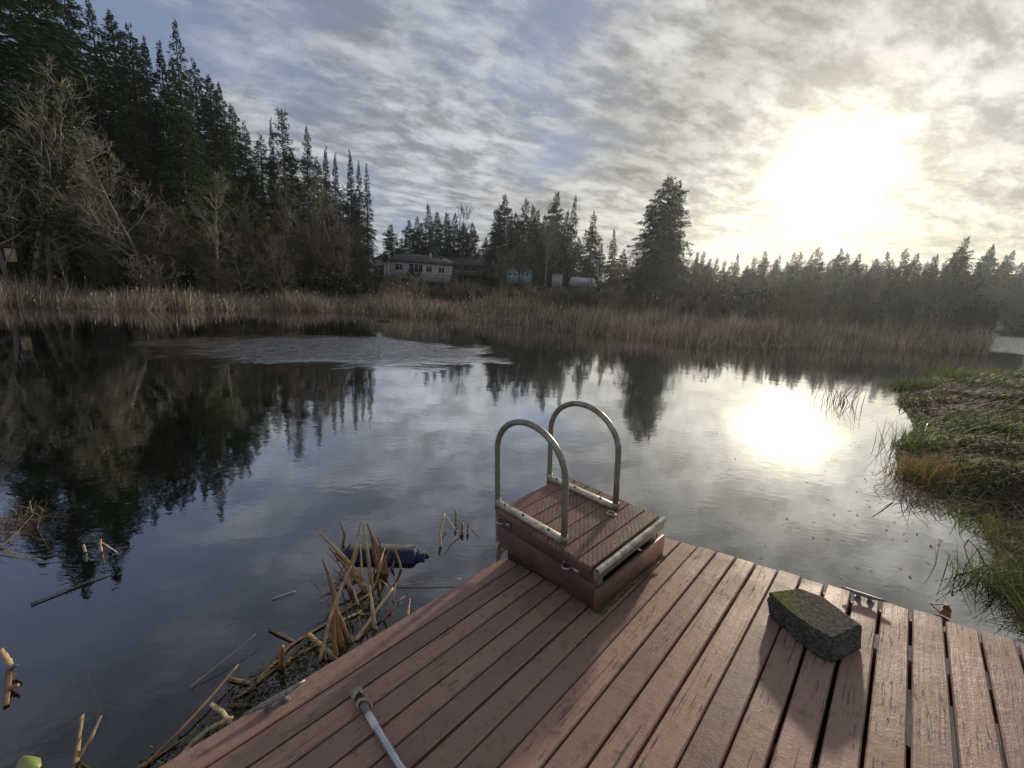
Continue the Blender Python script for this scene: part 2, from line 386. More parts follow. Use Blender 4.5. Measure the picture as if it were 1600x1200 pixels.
def zt(x, y):
    x = np.asarray(x, float); y = np.asarray(y, float)
    r = np.hypot(x, y); az = np.degrees(np.arctan2(x, y)); dd = r - r_sh(az)
    land = -.12 + .7 * sstep(dd, 1, 12) + np.interp(az, HAZ, HHH) * sstep(dd, 5, 52) + sstep(dd, 60, 220) * np.interp(az, [-60, -20, 0, 60], [14, 6, 4, 3])
    land = land + .18 * wob(x, y) * sstep(dd, 4, 20)
    z = np.where(dd > 0, np.minimum(land, land), -.9 + .78 * sstep(dd, -4, 0))
    back = -y - 3.5 - .3 * np.sin(x * .7)                       # the shore behind the dock
    zb = np.where(back > 0, .1 + .06 * back, -.9 + 1.0 * sstep(back, -3, 0))
    return np.maximum(z, np.minimum(zb, 2.5))
def ground_sheet():
    rr = np.concatenate([np.linspace(1, 30, 20), np.linspace(32, 130, 62), np.geomspace(136, 1500, 26)])
    aa = np.radians(np.arange(0, 360, 1.5)); n = len(aa)
    A, Rr = np.meshgrid(aa, rr); X = Rr * np.sin(A); Y = Rr * np.cos(A)
    V = np.stack([X, Y, zt(X, Y)], -1).reshape(-1, 3)
    k = len(rr); V = np.vstack([V, [[0, 0, -.9]]])
    I = np.arange((k - 1) * n).reshape(k - 1, n); J = np.roll(I, -1, 1)
    F = np.stack([I, I + n, J + n, J], -1).reshape(-1, 4)
    T = np.stack([np.full(n, k * n), np.arange(n), np.roll(np.arange(n), -1)], -1)
    m, t = mat('leaf_litter_ground')
    a = t.noise(t.pos, .6, 6, .65); b = t.noise(t.pos, 7., 5, .65)
    c = t.mix(t.step(a, .4, .62), (.030, .024, .016), (.026, .034, .014)); c = t.mix(t.step(b, .5, .7, 0, .6), c, (.075, .055, .035))
    setp(t, c, .95, 0, .1, b, .12)
    return tag(mesh_np('ground', V, [F, T], m, smooth=True), kind='structure')
ground_sheet()

def make_water():
    m, t = mat('pond_water'); t.n.remove(t.p)
    X, Y, Z = t.sep(t.pos)
    w1 = t.noise(t.xf(t.pos, (1, 1.5, 1), (0, 0, R_(20))), 1.1, 3, .5)
    w2 = t.noise(t.xf(t.pos, (1, 1.8, 1), (0, 0, R_(-35))), 5.5, 3, .55, .3)
    # wind-ruffled patch in the middle of the pond
    ex = t.m('DIVIDE', t.m('ADD', X, 6.6), 6.2); ey = t.m('DIVIDE', t.m('SUBTRACT', Y, 16.2), 4.6)
    er = t.m('SQRT', t.m('ADD', t.m('MULTIPLY', ex, ex), t.m('MULTIPLY', ey, ey)))
    er = t.m('ADD', er, t.m('MULTIPLY', t.m('SUBTRACT', t.noise(t.pos, .28, 4), .5), 1.3))
    ruf = t.step(er, .55, 1.05, 1., 0.)
    ruf = t.m('MAXIMUM', ruf, t.step(t.vm('DISTANCE', t.vm('MULTIPLY', t.pos, (1, 1, 0)), (62., 54., 0.)), 22., 34., 1., 0.))
    w3 = t.noise(t.xf(t.pos, (1.7, 2.8, 1)), 1.0, 4, .7, .4)
    rip = t.add('ShaderNodeTexWave'); rip.wave_type = 'RINGS'; rip.rings_direction = 'Z'
    t.put(rip.inputs[0], t.xf(t.pos, (1, 1, 0), (0, 0, 0), (1.2, -2.0, 0))); rip.inputs['Scale'].default_value = 1.6; rip.inputs['Distortion'].default_value = 5.; rip.inputs['Detail'].default_value = 2.
    amp = t.step(t.noise(t.pos, .5, 3), .35, .65, .35, 1.)
    h = t.m('ADD', t.m('MULTIPLY', w1, .0026), t.m('MULTIPLY', t.m('MULTIPLY', w2, amp), .0012))
    h = t.m('ADD', h, t.m('MULTIPLY', t.m('ADD', t.m('MULTIPLY', w3, .11), t.m('MULTIPLY', rip.outputs[1], .0022)), ruf))
    b = t.add('ShaderNodeBump'); t.put(b.inputs['Height'], h); b.inputs['Distance'].default_value = 1.; b.inputs['Strength'].default_value = 1.
    fr = t.add('ShaderNodeFresnel'); fr.inputs[0].default_value = 1.33; t.l.new(b.outputs[0], fr.inputs[1])
    gl = t.add('ShaderNodeBsdfAnisotropic'); gl.inputs['Roughness'].default_value = .004; t.l.new(b.outputs[0], gl.inputs['Normal'])
    t.put(gl.inputs['Color'], (.97, .98, 1.))
    tr = t.add('ShaderNodeBsdfTransparent'); t.put(tr.inputs[0], (.34, .29, .22))
    mx = t.add('ShaderNodeMixShader'); t.put(mx.inputs[0], t.m('MINIMUM', t.m('MULTIPLY', t.m('POWER', fr.outputs[0], .8), 2.75), .80)); t.l.new(tr.outputs[0], mx.inputs[1]); t.l.new(gl.outputs[0], mx.inputs[2])
    t.l.new(mx.outputs[0], t.out.inputs[0])
    n = 96; a = np.arange(n) * 2 * math.pi / n
    V = [(0, 0, 0)]; F = []
    for r in (30, 260):
        V += [(r * math.sin(q), r * math.cos(q), 0) for q in a]
    T = [(0, 1 + (i + 1) % n, 1 + i) for i in range(n)]
    Q = [(1 + i, 1 + (i + 1) % n, 1 + n + (i + 1) % n, 1 + n + i) for i in range(n)]
    tag(mesh_np('water', np.array(V, float), [np.array(T), np.array(Q)], m), kind='structure')
make_water()

# ------------------------------------------------------------------ blades in bulk
def ribbons(P, az, L, W, lean, curve, K=3, face=None, taper=.7):
    n = len(P); P = P.astype(float).copy()
    face = az + math.pi / 2 + rng.normal(0, .5, n) if face is None else face
    side = np.stack([np.sin(face), np.cos(face), np.zeros(n)], 1); dr = np.stack([np.sin(az), np.cos(az), np.zeros(n)], 1)
    V = np.zeros((n, K + 1, 2, 3))
    for k in range(K + 1):
        wk = W * max(1 - k / K, .06) ** taper * .5
        V[:, k, 0] = P - side * wk[:, None]; V[:, k, 1] = P + side * wk[:, None]
        th = lean + curve * (k + .5) / K
        P = P + (L / K)[:, None] * (np.sin(th)[:, None] * dr + np.cos(th)[:, None] * np.array([0, 0, 1.]))
    base = (np.arange(n) * (K + 1) * 2)[:, None, None]
    k = np.arange(K)[None, :, None] * 2
    F = (base + k + np.array([0, 1, 3, 2])[None, None, :]).reshape(-1, 4)
    return V.reshape(-1, 3), F
def kites(P, D, L, W, up=None):
    """leaf-like four-cornered faces from P along D"""
    n = len(P); D = D / (np.linalg.norm(D, axis=1)[:, None] + 1e-9)
    q = rng.normal(0, 1, (n, 3)) if up is None else up
    s = np.cross(D, q); s /= np.linalg.norm(s, axis=1)[:, None] + 1e-9
    V = np.stack([P, P + D * (L * .5)[:, None] + s * (W * .5)[:, None], P + D * L[:, None], P + D * (L * .5)[:, None] - s * (W * .5)[:, None]], 1)
    return V.reshape(-1, 3), np.arange(4 * n).reshape(n, 4)

# ------------------------------------------------------------------ trees
def conifer(name, seed, H, Rm, bare, fmat, droop=.3, dens=1., ragged=.25, power=.8, tips=1):
    """prototype: (trunk mesh, crown mesh), base at 0"""
    g = np.random.default_rng(seed); tr = MB(); Ps, Ds, Ls, Ws, Us = [], [], [], [], []
    for q in range(tips):
        ox, oy = (0, 0) if q == 0 else (g.normal(0, Rm * .28), g.normal(0, Rm * .28)); Hq = H * (1 if q == 0 else g.uniform(.86, .98))
        zz = np.linspace(0, Hq, 9); wx = np.cumsum(g.normal(0, .05, 9)); wy = np.cumsum(g.normal(0, .05, 9))
        tr.tube(np.stack([ox + wx, oy + wy, zz], 1), np.linspace(H * .013, .02, 9), 7)
        z = Hq * bare
        while z < Hq * .995:
            u = (z - Hq * bare) / (Hq * (1 - bare)); prof = Rm * (1 - u) ** power * min(1, .55 + 2.2 * u) * (.9 + .2 * math.sin(z * 1.7 + seed)) + .05
            for k in range(int(g.integers(5, 9))):
                a = g.uniform(0, 2 * math.pi); Lb = prof * g.uniform(1 - ragged * 1.6, 1 + ragged * .6)
                if g.random() < ragged * .25: continue
                h = np.array([math.cos(a), math.sin(a), 0]); sd = np.array([-h[1], h[0], 0])
                rise = .55 * u - .12; dp = droop * (1.1 - u)
                zb = min(z + g.uniform(-.3, .3), Hq - .1); c0 = np.array([ox + np.interp(zb, zz, wx), oy + np.interp(zb, zz, wy), zb])
                pts = [c0 + h * Lb * s + np.array([0, 0, rise * Lb * s - dp * Lb * s * s]) for s in (0, .4, .75, 1)]
                if Lb > .8: tr.tube(pts, [.05 + .006 * Lb, .03, .02, .01], 3, False)
                n = int(8 + Lb * 14 * dens); s = g.uniform(.12, 1, n) ** .75
                off = g.uniform(-1, 1, n) * (1.05 - s) * .55 * Lb * .7
                P = c0 + h * (Lb * s)[:, None] + np.array([0, 0, 1]) * (rise * Lb * s - dp * Lb * s * s - np.abs(off) * .25 + g.normal(0, .13, n))[:, None] + sd * (off * .6)[:, None]
                D = h * .75 + sd * (np.sign(off) * g.uniform(.3, .9, n))[:, None] + np.array([0, 0, 1]) * (rise * .4 - dp * s - g.uniform(.1, .55, n))[:, None]
                Ps.append(P); Ds.append(D); Ls.append(g.uniform(.32, .78, n) * (.62 + .10 * Lb) * min(1., .38 + .42 * Lb)); Ws.append(g.uniform(.09, .18, n)); Us.append(np.tile([0, 0, 1.], (n, 1)) + g.normal(0, .45, (n, 3)))
            z += g.uniform(.20, .34) * (.7 + H / 60)
        n = 12; Ps.append(np.tile([ox, oy, Hq - .5], (n, 1)) + np.array([0, 0, .1]) * np.arange(n)[:, None] * .5); Ds.append(np.stack([g.normal(0, .3, n), g.normal(0, .3, n), np.ones(n)], 1)); Ls.append(np.full(n, .45)); Ws.append(np.full(n, .07)); Us.append(g.normal(0, 1, (n, 3)))
    V, F = kites(np.concatenate(Ps), np.concatenate(Ds), np.concatenate(Ls), np.concatenate(Ws), np.concatenate(Us))
    a = tr.build('trunk', M['bark']); b = mesh_np('crown', V, [F], fmat)
    return a, b

def bare_tree(seed, H, spread, tmat, lean=0., tropism=.25, nlimb=16, twigs=8, low=.25, stems=1, path=None, fine=1.):
    g = np.random.default_rng(seed); tr = MB(); cr_ = MB()
    def line(p, dvec, L, seg, jit, trop):
        pts = [np.array(p, float)]; dvec = np.array(dvec, float); dvec /= np.linalg.norm(dvec)
        for k in range(seg):
            dvec = dvec + g.normal(0, jit, 3) + np.array([0, 0, trop]); dvec /= np.linalg.norm(dvec)
            pts.append(pts[-1] + dvec * L / seg)
        return np.array(pts)
    def at(pts, s):
        f = s * (len(pts) - 1); i = min(int(f), len(pts) - 2); return pts[i] + (pts[i + 1] - pts[i]) * (f - i), pts[i + 1] - pts[i]
    def side_dir(tg, ang):
        tg = tg / np.linalg.norm(tg); q = np.cross(tg, g.normal(0, 1, 3)); q /= np.linalg.norm(q) + 1e-9
        return tg * math.cos(ang) + q * math.sin(ang)
    for sidx in range(stems):
        Hs = H * g.uniform(.75, 1) if sidx else H
        if path is not None: trunk = np.array(path, float)
        else:
            la = g.uniform(0, 6.28); ln = lean + (0 if stems == 1 else g.uniform(.1, .3))
            trunk = line((g.normal(0, .12) if stems > 1 else 0, g.normal(0, .12) if stems > 1 else 0, -.1), (math.cos(la) * ln, math.sin(la) * ln, 1), Hs * .96, 9, .06, .06)
        r0 = H * .0125 / (1 if stems == 1 else 1.7)
        tr.tube(trunk, np.linspace(r0, .015, len(trunk)), 6)
        for _ in range(nlimb):
            s = g.uniform(low, .97); p, tg = at(trunk, s)
            L1 = spread * (1.15 - s) * g.uniform(.55, 1.1) + .5
            d1 = side_dir(tg, g.uniform(.6, 1.25)); limb = line(p, d1, L1, 5, .16, tropism * .35)
            rr = max(.02, r0 * .42 * (1 - s * .6)); tr.tube(limb, np.linspace(rr, .012, len(limb)), 4, False)
            for _b in range(max(3, int(L1 * 2.2))):
                s2 = g.uniform(.2, 1); p2, t2 = at(limb, s2); L2 = L1 * .42 * g.uniform(.5, 1.1) * (1.2 - s2 * .6) + .25
                br = line(p2, side_dir(t2, g.uniform(.5, 1.0)), L2, 4, .2, tropism * .25)
                cr_.tube(br, np.linspace(.026, .015, 5), 3, False)
                for _t in range(twigs):
                    p3, t3 = at(br, g.uniform(.15, 1)); L3 = L2 * g.uniform(.25, .6) + .15
                    tw = line(p3, side_dir(t3, g.uniform(.4, 1.0)), L3, 2, .25, tropism * .2)
                    cr_.tube(tw, np.array([.015, .012, .006]) * fine, 3, False)
    a = tr.build('trunk', tmat[0]); b = cr_.build('crown', tmat[1]); return a, b

def hide_proto(ab):
    """turn a prototype's two objects into bare mesh data"""
    r = [(o.name.split('.')[0], o.data) for o in ab]
    for o in ab: bpy.data.objects.remove(o)
    return r
def plant(proto, name, label, cat, x, y, h, h0, group=None, rot=None, wide=1., z=None, extra=None):
    """one tree: an Empty at its foot that carries its trunk and crown"""
    z = float(zt(x, y)) - .1 if z is None else z; s = h / h0
    o = thing(name, label, cat, (x, y, z), random.uniform(0, 6.28) if rot is None else rot, group); o.scale = (s * wide, s * wide, s)
    for nm, me in proto:
        c = bpy.data.objects.new(nm, me); COL.objects.link(c); c.parent = o
    return o
def top_h(px, py, D, x=None):
    """foot and height of something whose top is seen at px, py at distance D"""
    p = far_pt(px, py, D); return p[0], p[1], p[2] - float(zt(p[0], p[1])) + .1

FIR = [hide_proto(conifer('fir', 11, 26, 4.6, .10, M['fir'], .34, 1.0, .28)),
       hide_proto(conifer('fir', 12, 26, 3.9, .06, M['cedar'], .30, 1.1, .2, .75)),
       hide_proto(conifer('fir', 13, 26, 3.4, .14, M['fir'], .42, .9, .38)),
       hide_proto(conifer('fir', 14, 26, 2.9, .10, M['fir_blue'], .36, 1.0, .25, .9)),
       hide_proto(conifer('fir', 15, 26, 3.3, .45, M['fir_blue'], .25, .7, .5, .5))]
SMALL = [hide_proto(conifer('fir', 21, 14, 4.0, .05, M['fir_blue'], .30, 1.1, .25, .7)),
         hide_proto(conifer('fir', 22, 14, 3.2, .10, M['fir'], .34, 1.0, .3, .8)),
         hide_proto(conifer('fir', 23, 14, 3.5, .18, M['fir_blue'], .28, 1., .35, .75))]
BARE = [hide_proto(bare_tree(31, 13, 5.5, (M['alder'], M['twig']), .05, .3, 26, 9, .15)),
        hide_proto(bare_tree(32, 13, 4.2, (M['alder'], M['twig_olive']), .1, .35, 26, 9, .2)),
        hide_proto(bare_tree(33, 13, 4.8, (M['bark'], M['twig_dim']), .05, .3, 26, 9, .15, 2)),
        hide_proto(bare_tree(34, 13, 3.4, (M['alder'], M['twig']), .0, .6, 24, 9, .25))]
BROOM = hide_proto(bare_tree(35, 13, 5.0, (M['bark'], M['twig_dim']), .0, .9, 22, 8, .32))
SHRUB = [hide_proto(bare_tree(41, 4, 1.0, (M['alder'], M['twig']), .1, .9, 5, 2, .3, 9)),
         hide_proto(bare_tree(42, 4, 1.3, (M['twig_dim'], M['twig_dim']), .15, .8, 5, 2, .25, 8)),
         hide_proto(bare_tree(43, 4, .8, (M['alder'], M['twig_olive']), .1, .9, 5, 2, .35, 7))]

# tall firs of the wooded slope: px, py of the top, distance, prototype, width
LG = 'tall firs on the wooded slope'
LL = 'tall dark green fir standing in the wood on the slope beyond the reeds'
for px, py, D, k, wd in [(-60, -190, 54, 0, 1.1), (15, -150, 58, 2, 1.1), (62, -70, 66, 1, 1.), (135, 3, 64, 2, 1.), (100, -30, 74, 0, 1.1), (-120, -120, 62, 1, 1.1), (170, 20, 78, 1, 1.2), (203, 40, 68, 0, 1.0), (225, 60, 80, 3, 1.1),
                         (250, 66, 66, 3, .9), (325, 120, 80, 1, 1.2), (300, 95, 88, 0, 1.1), (382, 190, 80, 0, .9), (360, 165, 90, 1, 1.1), (510, 231, 84, 3, .9), (525, 240, 78, 3, .8), (545, 236, 80, 3, .85), (560, 252, 84, 3, .8),
                         (455, 235, 92, 1, 1.2), (495, 245, 95, 0, 1.1), (405, 210, 92, 0, 1.2), (35, 20, 84, 1, 1.3), (80, 60, 90, 0, 1.3), (0, 60, 76, 3, 1.4), (425, 260, 78, 1, 1.0), (150, 120, 62, 3, 1.2), (195, 140, 60, 1, 1.0), (118, 60, 70, 0, 1.2), (215, 110, 74, 1, 1.2), (285, 170, 72, 1, 1.2), (310, 200, 68, 0, 1.1), (355, 235, 74, 1, 1.1), (390, 250, 78, 0, 1.1), (465, 285, 82, 1, 1.1), (535, 290, 84, 0, .9), (555, 300, 80, 1, .8), (50, 130, 66, 1, 1.2)]:
    x, y, h = top_h(px, py, D); plant(FIR[k], 'fir_tree', LL, 'tree', x, y, h, 26, LG, wide=wd * 1.22)
for px, py, D, k, wd, lab in [(274, 34, 62, 2, .95, 'tall ragged fir with open layered boughs rising above its neighbours on the slope'),
                              (268, 96, 58, 1, .95, 'dense mid green cone-shaped conifer standing forward in the slope wood'),
                              (342, 132, 70, 1, .9, 'pointed fir at the step down in the slope skyline, beside the blue sky'),
                              (440, 172, 76, 4, .95, 'dark fir with a bare gappy stem and tufted top above the bare trees'),
                              (424, 186, 78, 3, .7, 'thin spindly conifer leaning against the tufted gappy fir'),
                              (478, 198, 76, 1, .8, 'full pointed fir just past the tufted gappy fir on the slope'),
                              (573, 257, 76, 2, .8, 'last fir at the open end of the slope wood, drooping boughs down to the houses')]:
    x, y, h = top_h(px, py, D); plant(FIR[k], 'fir_tree', lab, 'tree', x, y, h, 26, wide=wd)
# bare trees along the foot of the slope
BG = 'bare trees along the foot of the slope'; BL = 'leafless tree with fine grey-brown twigs at the foot of the wooded slope behind the reeds'
for px, py, D, k, wd in [(20, 90, 50, 0, 1.), (150, 190, 54, 0, 1.), (255, 290, 50, 2, 1.), (345, 300, 52, 2, 1.), (395, 290, 54, 1, 1.), (430, 255, 60, 1, 1.), (465, 268, 58, 0, 1.), (500, 300, 56, 2, 1.), (525, 290, 62, 0, .9), (552, 330, 60, 2, .6),
                         (535, 350, 56, 1, .8), (420, 340, 50, 2, 1.), (120, 250, 52, 2, 1.), (60, 240, 56, 2, 1.), (280, 330, 56, 0, 1.), (-40, 140, 48, 0, 1.), (480, 350, 54, 2, 1.1), (370, 360, 48, 0, 1.), (230, 360, 47, 2, 1.1), (566, 372, 62, 2, .5), (440, 385, 49, 0, 1.2), (330, 385, 46, 2, 1.2), (150, 370, 47, 2, 1.2), (90, 360, 47, 1, 1.2)]:
    x, y, h = top_h(px, py, D); plant(BARE[k], 'bare_tree', BL, 'tree', x, y, h, 13, BG, wide=wd)
for px, py, D, k, wd, lab in [(200, 215, 47, 0, 1.15, 'broad bare tree with a round tangle of pale twigs over the reeds'),
                              (318, 255, 47, 3, 1.1, 'slender pale-barked bare tree beside the round twiggy one')]:
    x, y, h = top_h(px, py, D); plant(BARE[k], 'bare_tree', lab, 'tree', x, y, h, 13, wide=wd)
# the leaning ivy-clad tree near the shed
def ivy_tree():
    D = 48; base = far_pt(42, 412, D); base[2] = zt(base[0], base[1]) - .1
    mids = [far_pt(*q) for q in ((62, 360, D), (80, 310, D), (93, 270, D), (96, 220, D), (92, 170, D), (97, 120, D))]
    path = np.array([base] + mids) - base
    a, b = bare_tree(51, 16, 5.8, (M['alder'], M['twig']), path=path, nlimb=26, twigs=6, low=.4, tropism=.3)
    t = thing('ivy_clad_tree', 'leaning bare tree with pale bark and ivy climbing its trunk', 'tree', base)
    a.parent = t; b.parent = t
    n = 2600; s = rng.uniform(.0, .95, n) * (len(path) - 1); i = np.minimum(s.astype(int), len(path) - 2); P = path[i] + (path[i + 1] - path[i]) * (s - i)[:, None]
    an = rng.uniform(0, 6.28, n); rad = rng.uniform(.15, .75, n) * (1 - np.abs(s / len(path) - .55)); dr = np.stack([np.cos(an), np.sin(an), np.zeros(n)], 1)
    V, F = kites(P + dr * rad[:, None], dr + rng.normal(0, .6, (n, 3)) - np.array([0, 0, .6]), rng.uniform(.15, .34, n), rng.uniform(.12, .24, n)); mesh_np('ivy', V, [F], M['ivy'], t)
ivy_tree()

# trees behind and around the houses
CG = 'conifers behind the houses'; CL = 'dark conifer in the row standing behind the houses'
for px, py, D, k, wd in [(640, 345, 118, 0, 1.), (668, 320, 116, 1, .95), (682, 332, 120, 0, .9), (712, 335, 112, 1, 1.), (738, 350, 114, 0, 1.), (760, 372, 118, 0, 1.), (652, 340, 124, 1, 1.), (697, 334, 124, 0, 1.), (790, 306, 104, 0, 1.), (776, 330, 112, 1, 1.),
                         (822, 312, 106, 2, .9), (842, 330, 110, 0, 1.), (885, 345, 108, 1, .9), (806, 335, 108, 0, 1.1), (750, 390, 112, 0, 1.2), (920, 400, 104, 0, 1.2), (860, 360, 112, 0, 1.1), (700, 375, 108, 0, 1.2), (628, 372, 124, 1, 1.2), (780, 352, 116, 0, 1.1), (832, 322, 112, 1, 1.), (852, 338, 104, 0, 1.), (798, 345, 100, 1, 1.1), (905, 372, 108, 0, 1.1), (940, 385, 104, 0, 1.1), (975, 390, 100, 0, 1.), (658, 350, 112, 0, 1.1), (725, 352, 110, 0, 1.1), (768, 385, 106, 0, 1.2), (888, 330, 106, 1, 1.)]:
    x, y, h = top_h(px, py, D); plant(SMALL[k], 'fir_tree', CL, 'tree', x, y, h, 14, CG, wide=wd)
for px, py, D, k, wd, lab in [(612, 352, 112, 0, 1.35, 'squat broad conifer behind the beige gabled house'),
                              (872, 303, 100, 0, .9, 'tallest dark conifer of the clump behind the small pale blue buildings'),
                              (900, 307, 102, 1, .62, 'narrow see-through conifer spire next to the dark clump'),
                              (928, 332, 98, 2, .85, 'conifer with spaced level boughs above the white trailer'),
                              (959, 359, 100, 1, .8, 'small pointed conifer between the trailer and the big lone fir group')]:
    x, y, h = top_h(px, py, D); plant(SMALL[k], 'fir_tree', lab, 'tree', x, y, h, 14, wide=wd)
for px, py, D, p, wd, nm, lab in [(727, 320, 92, BROOM, .95, 'bare_tree', 'bare broom-crowned tree with a dark trunk in front of the long brown house'),
                                  (822, 345, 86, BARE[2], .85, 'bare_tree', 'dark-trunked bare tree in front of the pale blue buildings'),
                                  (862, 318, 84, BARE[1], .95, 'bare_tree', 'tall olive-twigged bare tree with a forked dark trunk right of the blue buildings'),
                                  (790, 385, 72, SHRUB[2], 1., 'willow_shrub', 'tall pale bunch of upright stems in front of the blue buildings')]:
    x, y, h = top_h(px, py, D); plant(p, nm, lab, 'shrub' if 'shrub' in nm else 'tree', x, y, h, 4 if 'shrub' in nm else 13, wide=wd)
# the big fir group by itself over the reeds
for px, py, D, seed, rm, lab in [(1044, 279, 70, 61, 4.2, 'tallest fir of the big dark group standing alone by the reeds'),
                                 (1064, 284, 71, 62, 3.6, 'second fir of the big dark group, its top just beside the tallest'),
                                 (1027, 300, 68, 63, 4.0, 'lower fir of the big dark group on the side of the houses')]:
    x, y, h = top_h(px, py, D); pr = hide_proto(conifer('fir', seed, h, rm, .12, M['fir_blue'], .26, 1.15, .35, .55)); plant(pr, 'fir_tree', lab, 'tree', x, y, h, h)
for px, py, D, k, wd in [(1000, 385, 66, 2, 1.1), (1050, 380, 64, 2, 1.2), (1085, 395, 68, 1, 1.1), (985, 392, 74, 0, 1.), (1020, 380, 64, 2, 1.2), (1110, 405, 72, 2, 1.2), (970, 400, 78, 2, 1.)]:
    x, y, h = top_h(px, py, D); plant(BARE[k], 'bare_tree', 'low bushy leafless tree round the feet of the big dark fir group', 'tree', x, y, h, 13, 'leafless trees at the big fir group', wide=wd * 1.15)
# the far treeline towards the sun
G1 = 'conifers of the far treeline under the sun'; G2 = 'bare trees of the far wood under the sun'
for i in range(58):
    px = 1085 + i * 9.6 + random.uniform(-5, 5); py = 410 + random.uniform(-17, 12) - (10 if 1180 < px < 1560 and i % 5 == 0 else 0) + (6 if px > 1570 else 0) - (14 if 1535 < px < 1560 else 0) - (12 if i % 7 == 3 else 0)
    x, y, h = top_h(px, py, random.uniform(104, 128) if px < 1535 else random.uniform(166, 180)); plant(SMALL[i % 3], 'fir_tree', 'small conifer in the hazy far treeline below the sun', 'tree', x, y, h, 14, G1, wide=random.uniform(.8, 1.15))
for i in range(74):
    px = 1075 + i * 7.6 + random.uniform(-5, 5); D = random.uniform(72, 112) if px < 1525 else random.uniform(158, 172); py = random.uniform(402, 432) + (8 if px > 1450 else 0)
    x, y, h = top_h(px, py, D); plant(BARE[i % 4] if i % 6 else BROOM, 'bare_tree', 'grey leafless tree in the hazy far wood below the sun', 'tree', x, y, h, 13, G2, wide=random.uniform(.8, 1.2))
# thin leafless shrubs between the reeds and the trees
G3 = 'leafless shrubs behind the reed bed'
for i in range(165):
    az = random.uniform(-34, 46) if i < 105 else random.uniform(-24, 14); r = float(r_sh(az)) + random.uniform(9, 30)
    if az > 30: r = float(r_sh(az)) + random.uniform(10, 24)
    x, y = r * math.sin(R_(az)), r * math.cos(R_(az)); h = random.uniform(2.2, 4.2) * (1.15 if -20 < az < 12 else .9)
    if -19 < az < 12: h = min(h + 1., max(1.2, HC + r * math.tan(R_(random.uniform(.5, 1.9))) - float(zt(x, y))))
    plant(SHRUB[i % 3], 'willow_shrub', 'thin upright leafless shrub growing behind the reed bed', 'shrub', x, y, h, 4, G3, wide=random.uniform(.8, 1.3))
for px, py, D, k, lab in [(240, 405, 45, 0, 'bunch of pale grey bare stems rising behind the reeds at the foot of the slope'),
                          (515, 412, 58, 0, 'wide fan of pale bare stems before the end of the slope wood')]:
    x, y, h = top_h(px, py, D); plant(SHRUB[k], 'willow_shrub', lab, 'shrub', x, y, h, 4, wide=1.6)

# understory that nobody could count
def leaf_mass(name, n, azr, dr, hmax, lmat, lsz, clump=5.):
    az = rng.uniform(*azr, n); r = r_sh(az) + rng.uniform(*dr, n); x = r * np.sin(np.radians(az)); y = r * np.cos(np.radians(az))
    hh = hmax * np.clip(.45 + .35 * np.sin(x / clump * 2.1 + 1) * np.cos(y / clump * 1.7) + .25 * np.sin(x * .9 + y * 1.3), .12, 1)
    z = zt(x, y) + hh * rng.uniform(0, 1, n) ** .7
    V, F = kites(np.stack([x, y, z], 1), rng.normal(0, 1, (n, 3)) + np.array([0, 0, .2]), rng.uniform(.5, 1.2, n) * lsz, rng.uniform(.3, .7, n) * lsz)
    tag(mesh_np(name, V, [F], lmat), kind='stuff')
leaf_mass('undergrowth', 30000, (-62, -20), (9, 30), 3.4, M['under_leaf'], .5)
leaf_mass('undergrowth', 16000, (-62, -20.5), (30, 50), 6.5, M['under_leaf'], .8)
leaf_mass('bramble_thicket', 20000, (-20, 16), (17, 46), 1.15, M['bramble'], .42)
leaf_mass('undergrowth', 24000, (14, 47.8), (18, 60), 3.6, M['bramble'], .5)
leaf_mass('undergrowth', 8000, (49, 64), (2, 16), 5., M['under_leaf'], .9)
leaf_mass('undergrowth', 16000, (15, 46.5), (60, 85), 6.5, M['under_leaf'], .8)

# ------------------------------------------------------------------ reed bed
def reed_bed():
    n = 62000; az = rng.uniform(-70, 47.8, n); u = rng.beta(1.0, 1.5, n)
    hz = np.interp(az, [-45, -30, -10, 15, 40], [.86, .9, .9, .84, .84]); wdt = np.interp(az, [-70, -45, -10, 0, 12, 30, 44, 47.8], [9, 9, 12, 17, 20, 15, 14, 5])
    edge = .7 * np.sin(az * 1.9) + .5 * np.sin(az * 5.3 + 1) + .35 * np.sin(az * 11.)
    r = r_sh(az) + .5 + edge + u * wdt; x = r * np.sin(np.radians(az)); y = r * np.cos(np.radians(az))
    P = np.stack([x, y, np.maximum(zt(x, y), -.1) - .05], 1)
    cl = .8 + .22 * np.sin(x * .6 + y * .33) + .15 * np.sin(x * 1.9 - y * 1.1)
    L = rng.uniform(1.0, 2.35, n) * cl * hz * (.82 + .34 * sstep(np.sin(x * .45 + 2.1 * np.sin(y * .31)) + rng.normal(0, .3, n), -.9, .7)) * np.where(u < .08, .7, 1.)
    V, F = ribbons(P, 2.2 * np.sin(x * .8 + y * .5) + rng.normal(0, 1.2, n), L, rng.uniform(.022, .05, n), np.abs(rng.normal(0, .22, n)) + np.where(u < .07, rng.uniform(0, 1.1, n), 0) + np.where(rng.random(n) < .18, rng.uniform(.3, 1.2, n), 0), np.abs(rng.normal(.2, .75, n)), 3)
    tag(mesh_np('cattail_reeds', V, [F], M['reed']), kind='stuff')
    k = 620; i = rng.choice(n, k); b = MB()
    i = i[az[i] < 8]
    for q in i:
        p = P[q] + np.array([rng.normal(0, .1), rng.normal(0, .1), 0]); h = L[q] * rng.uniform(1.0, 1.12)
        b.tube([p + [0, 0, h - .22], p + [0, 0, h - .12], p + [.01, 0, h]], [.02, .035, .012], 4)
    tag(b.build('cattail_heads', M['head']), kind='stuff')
reed_bed()

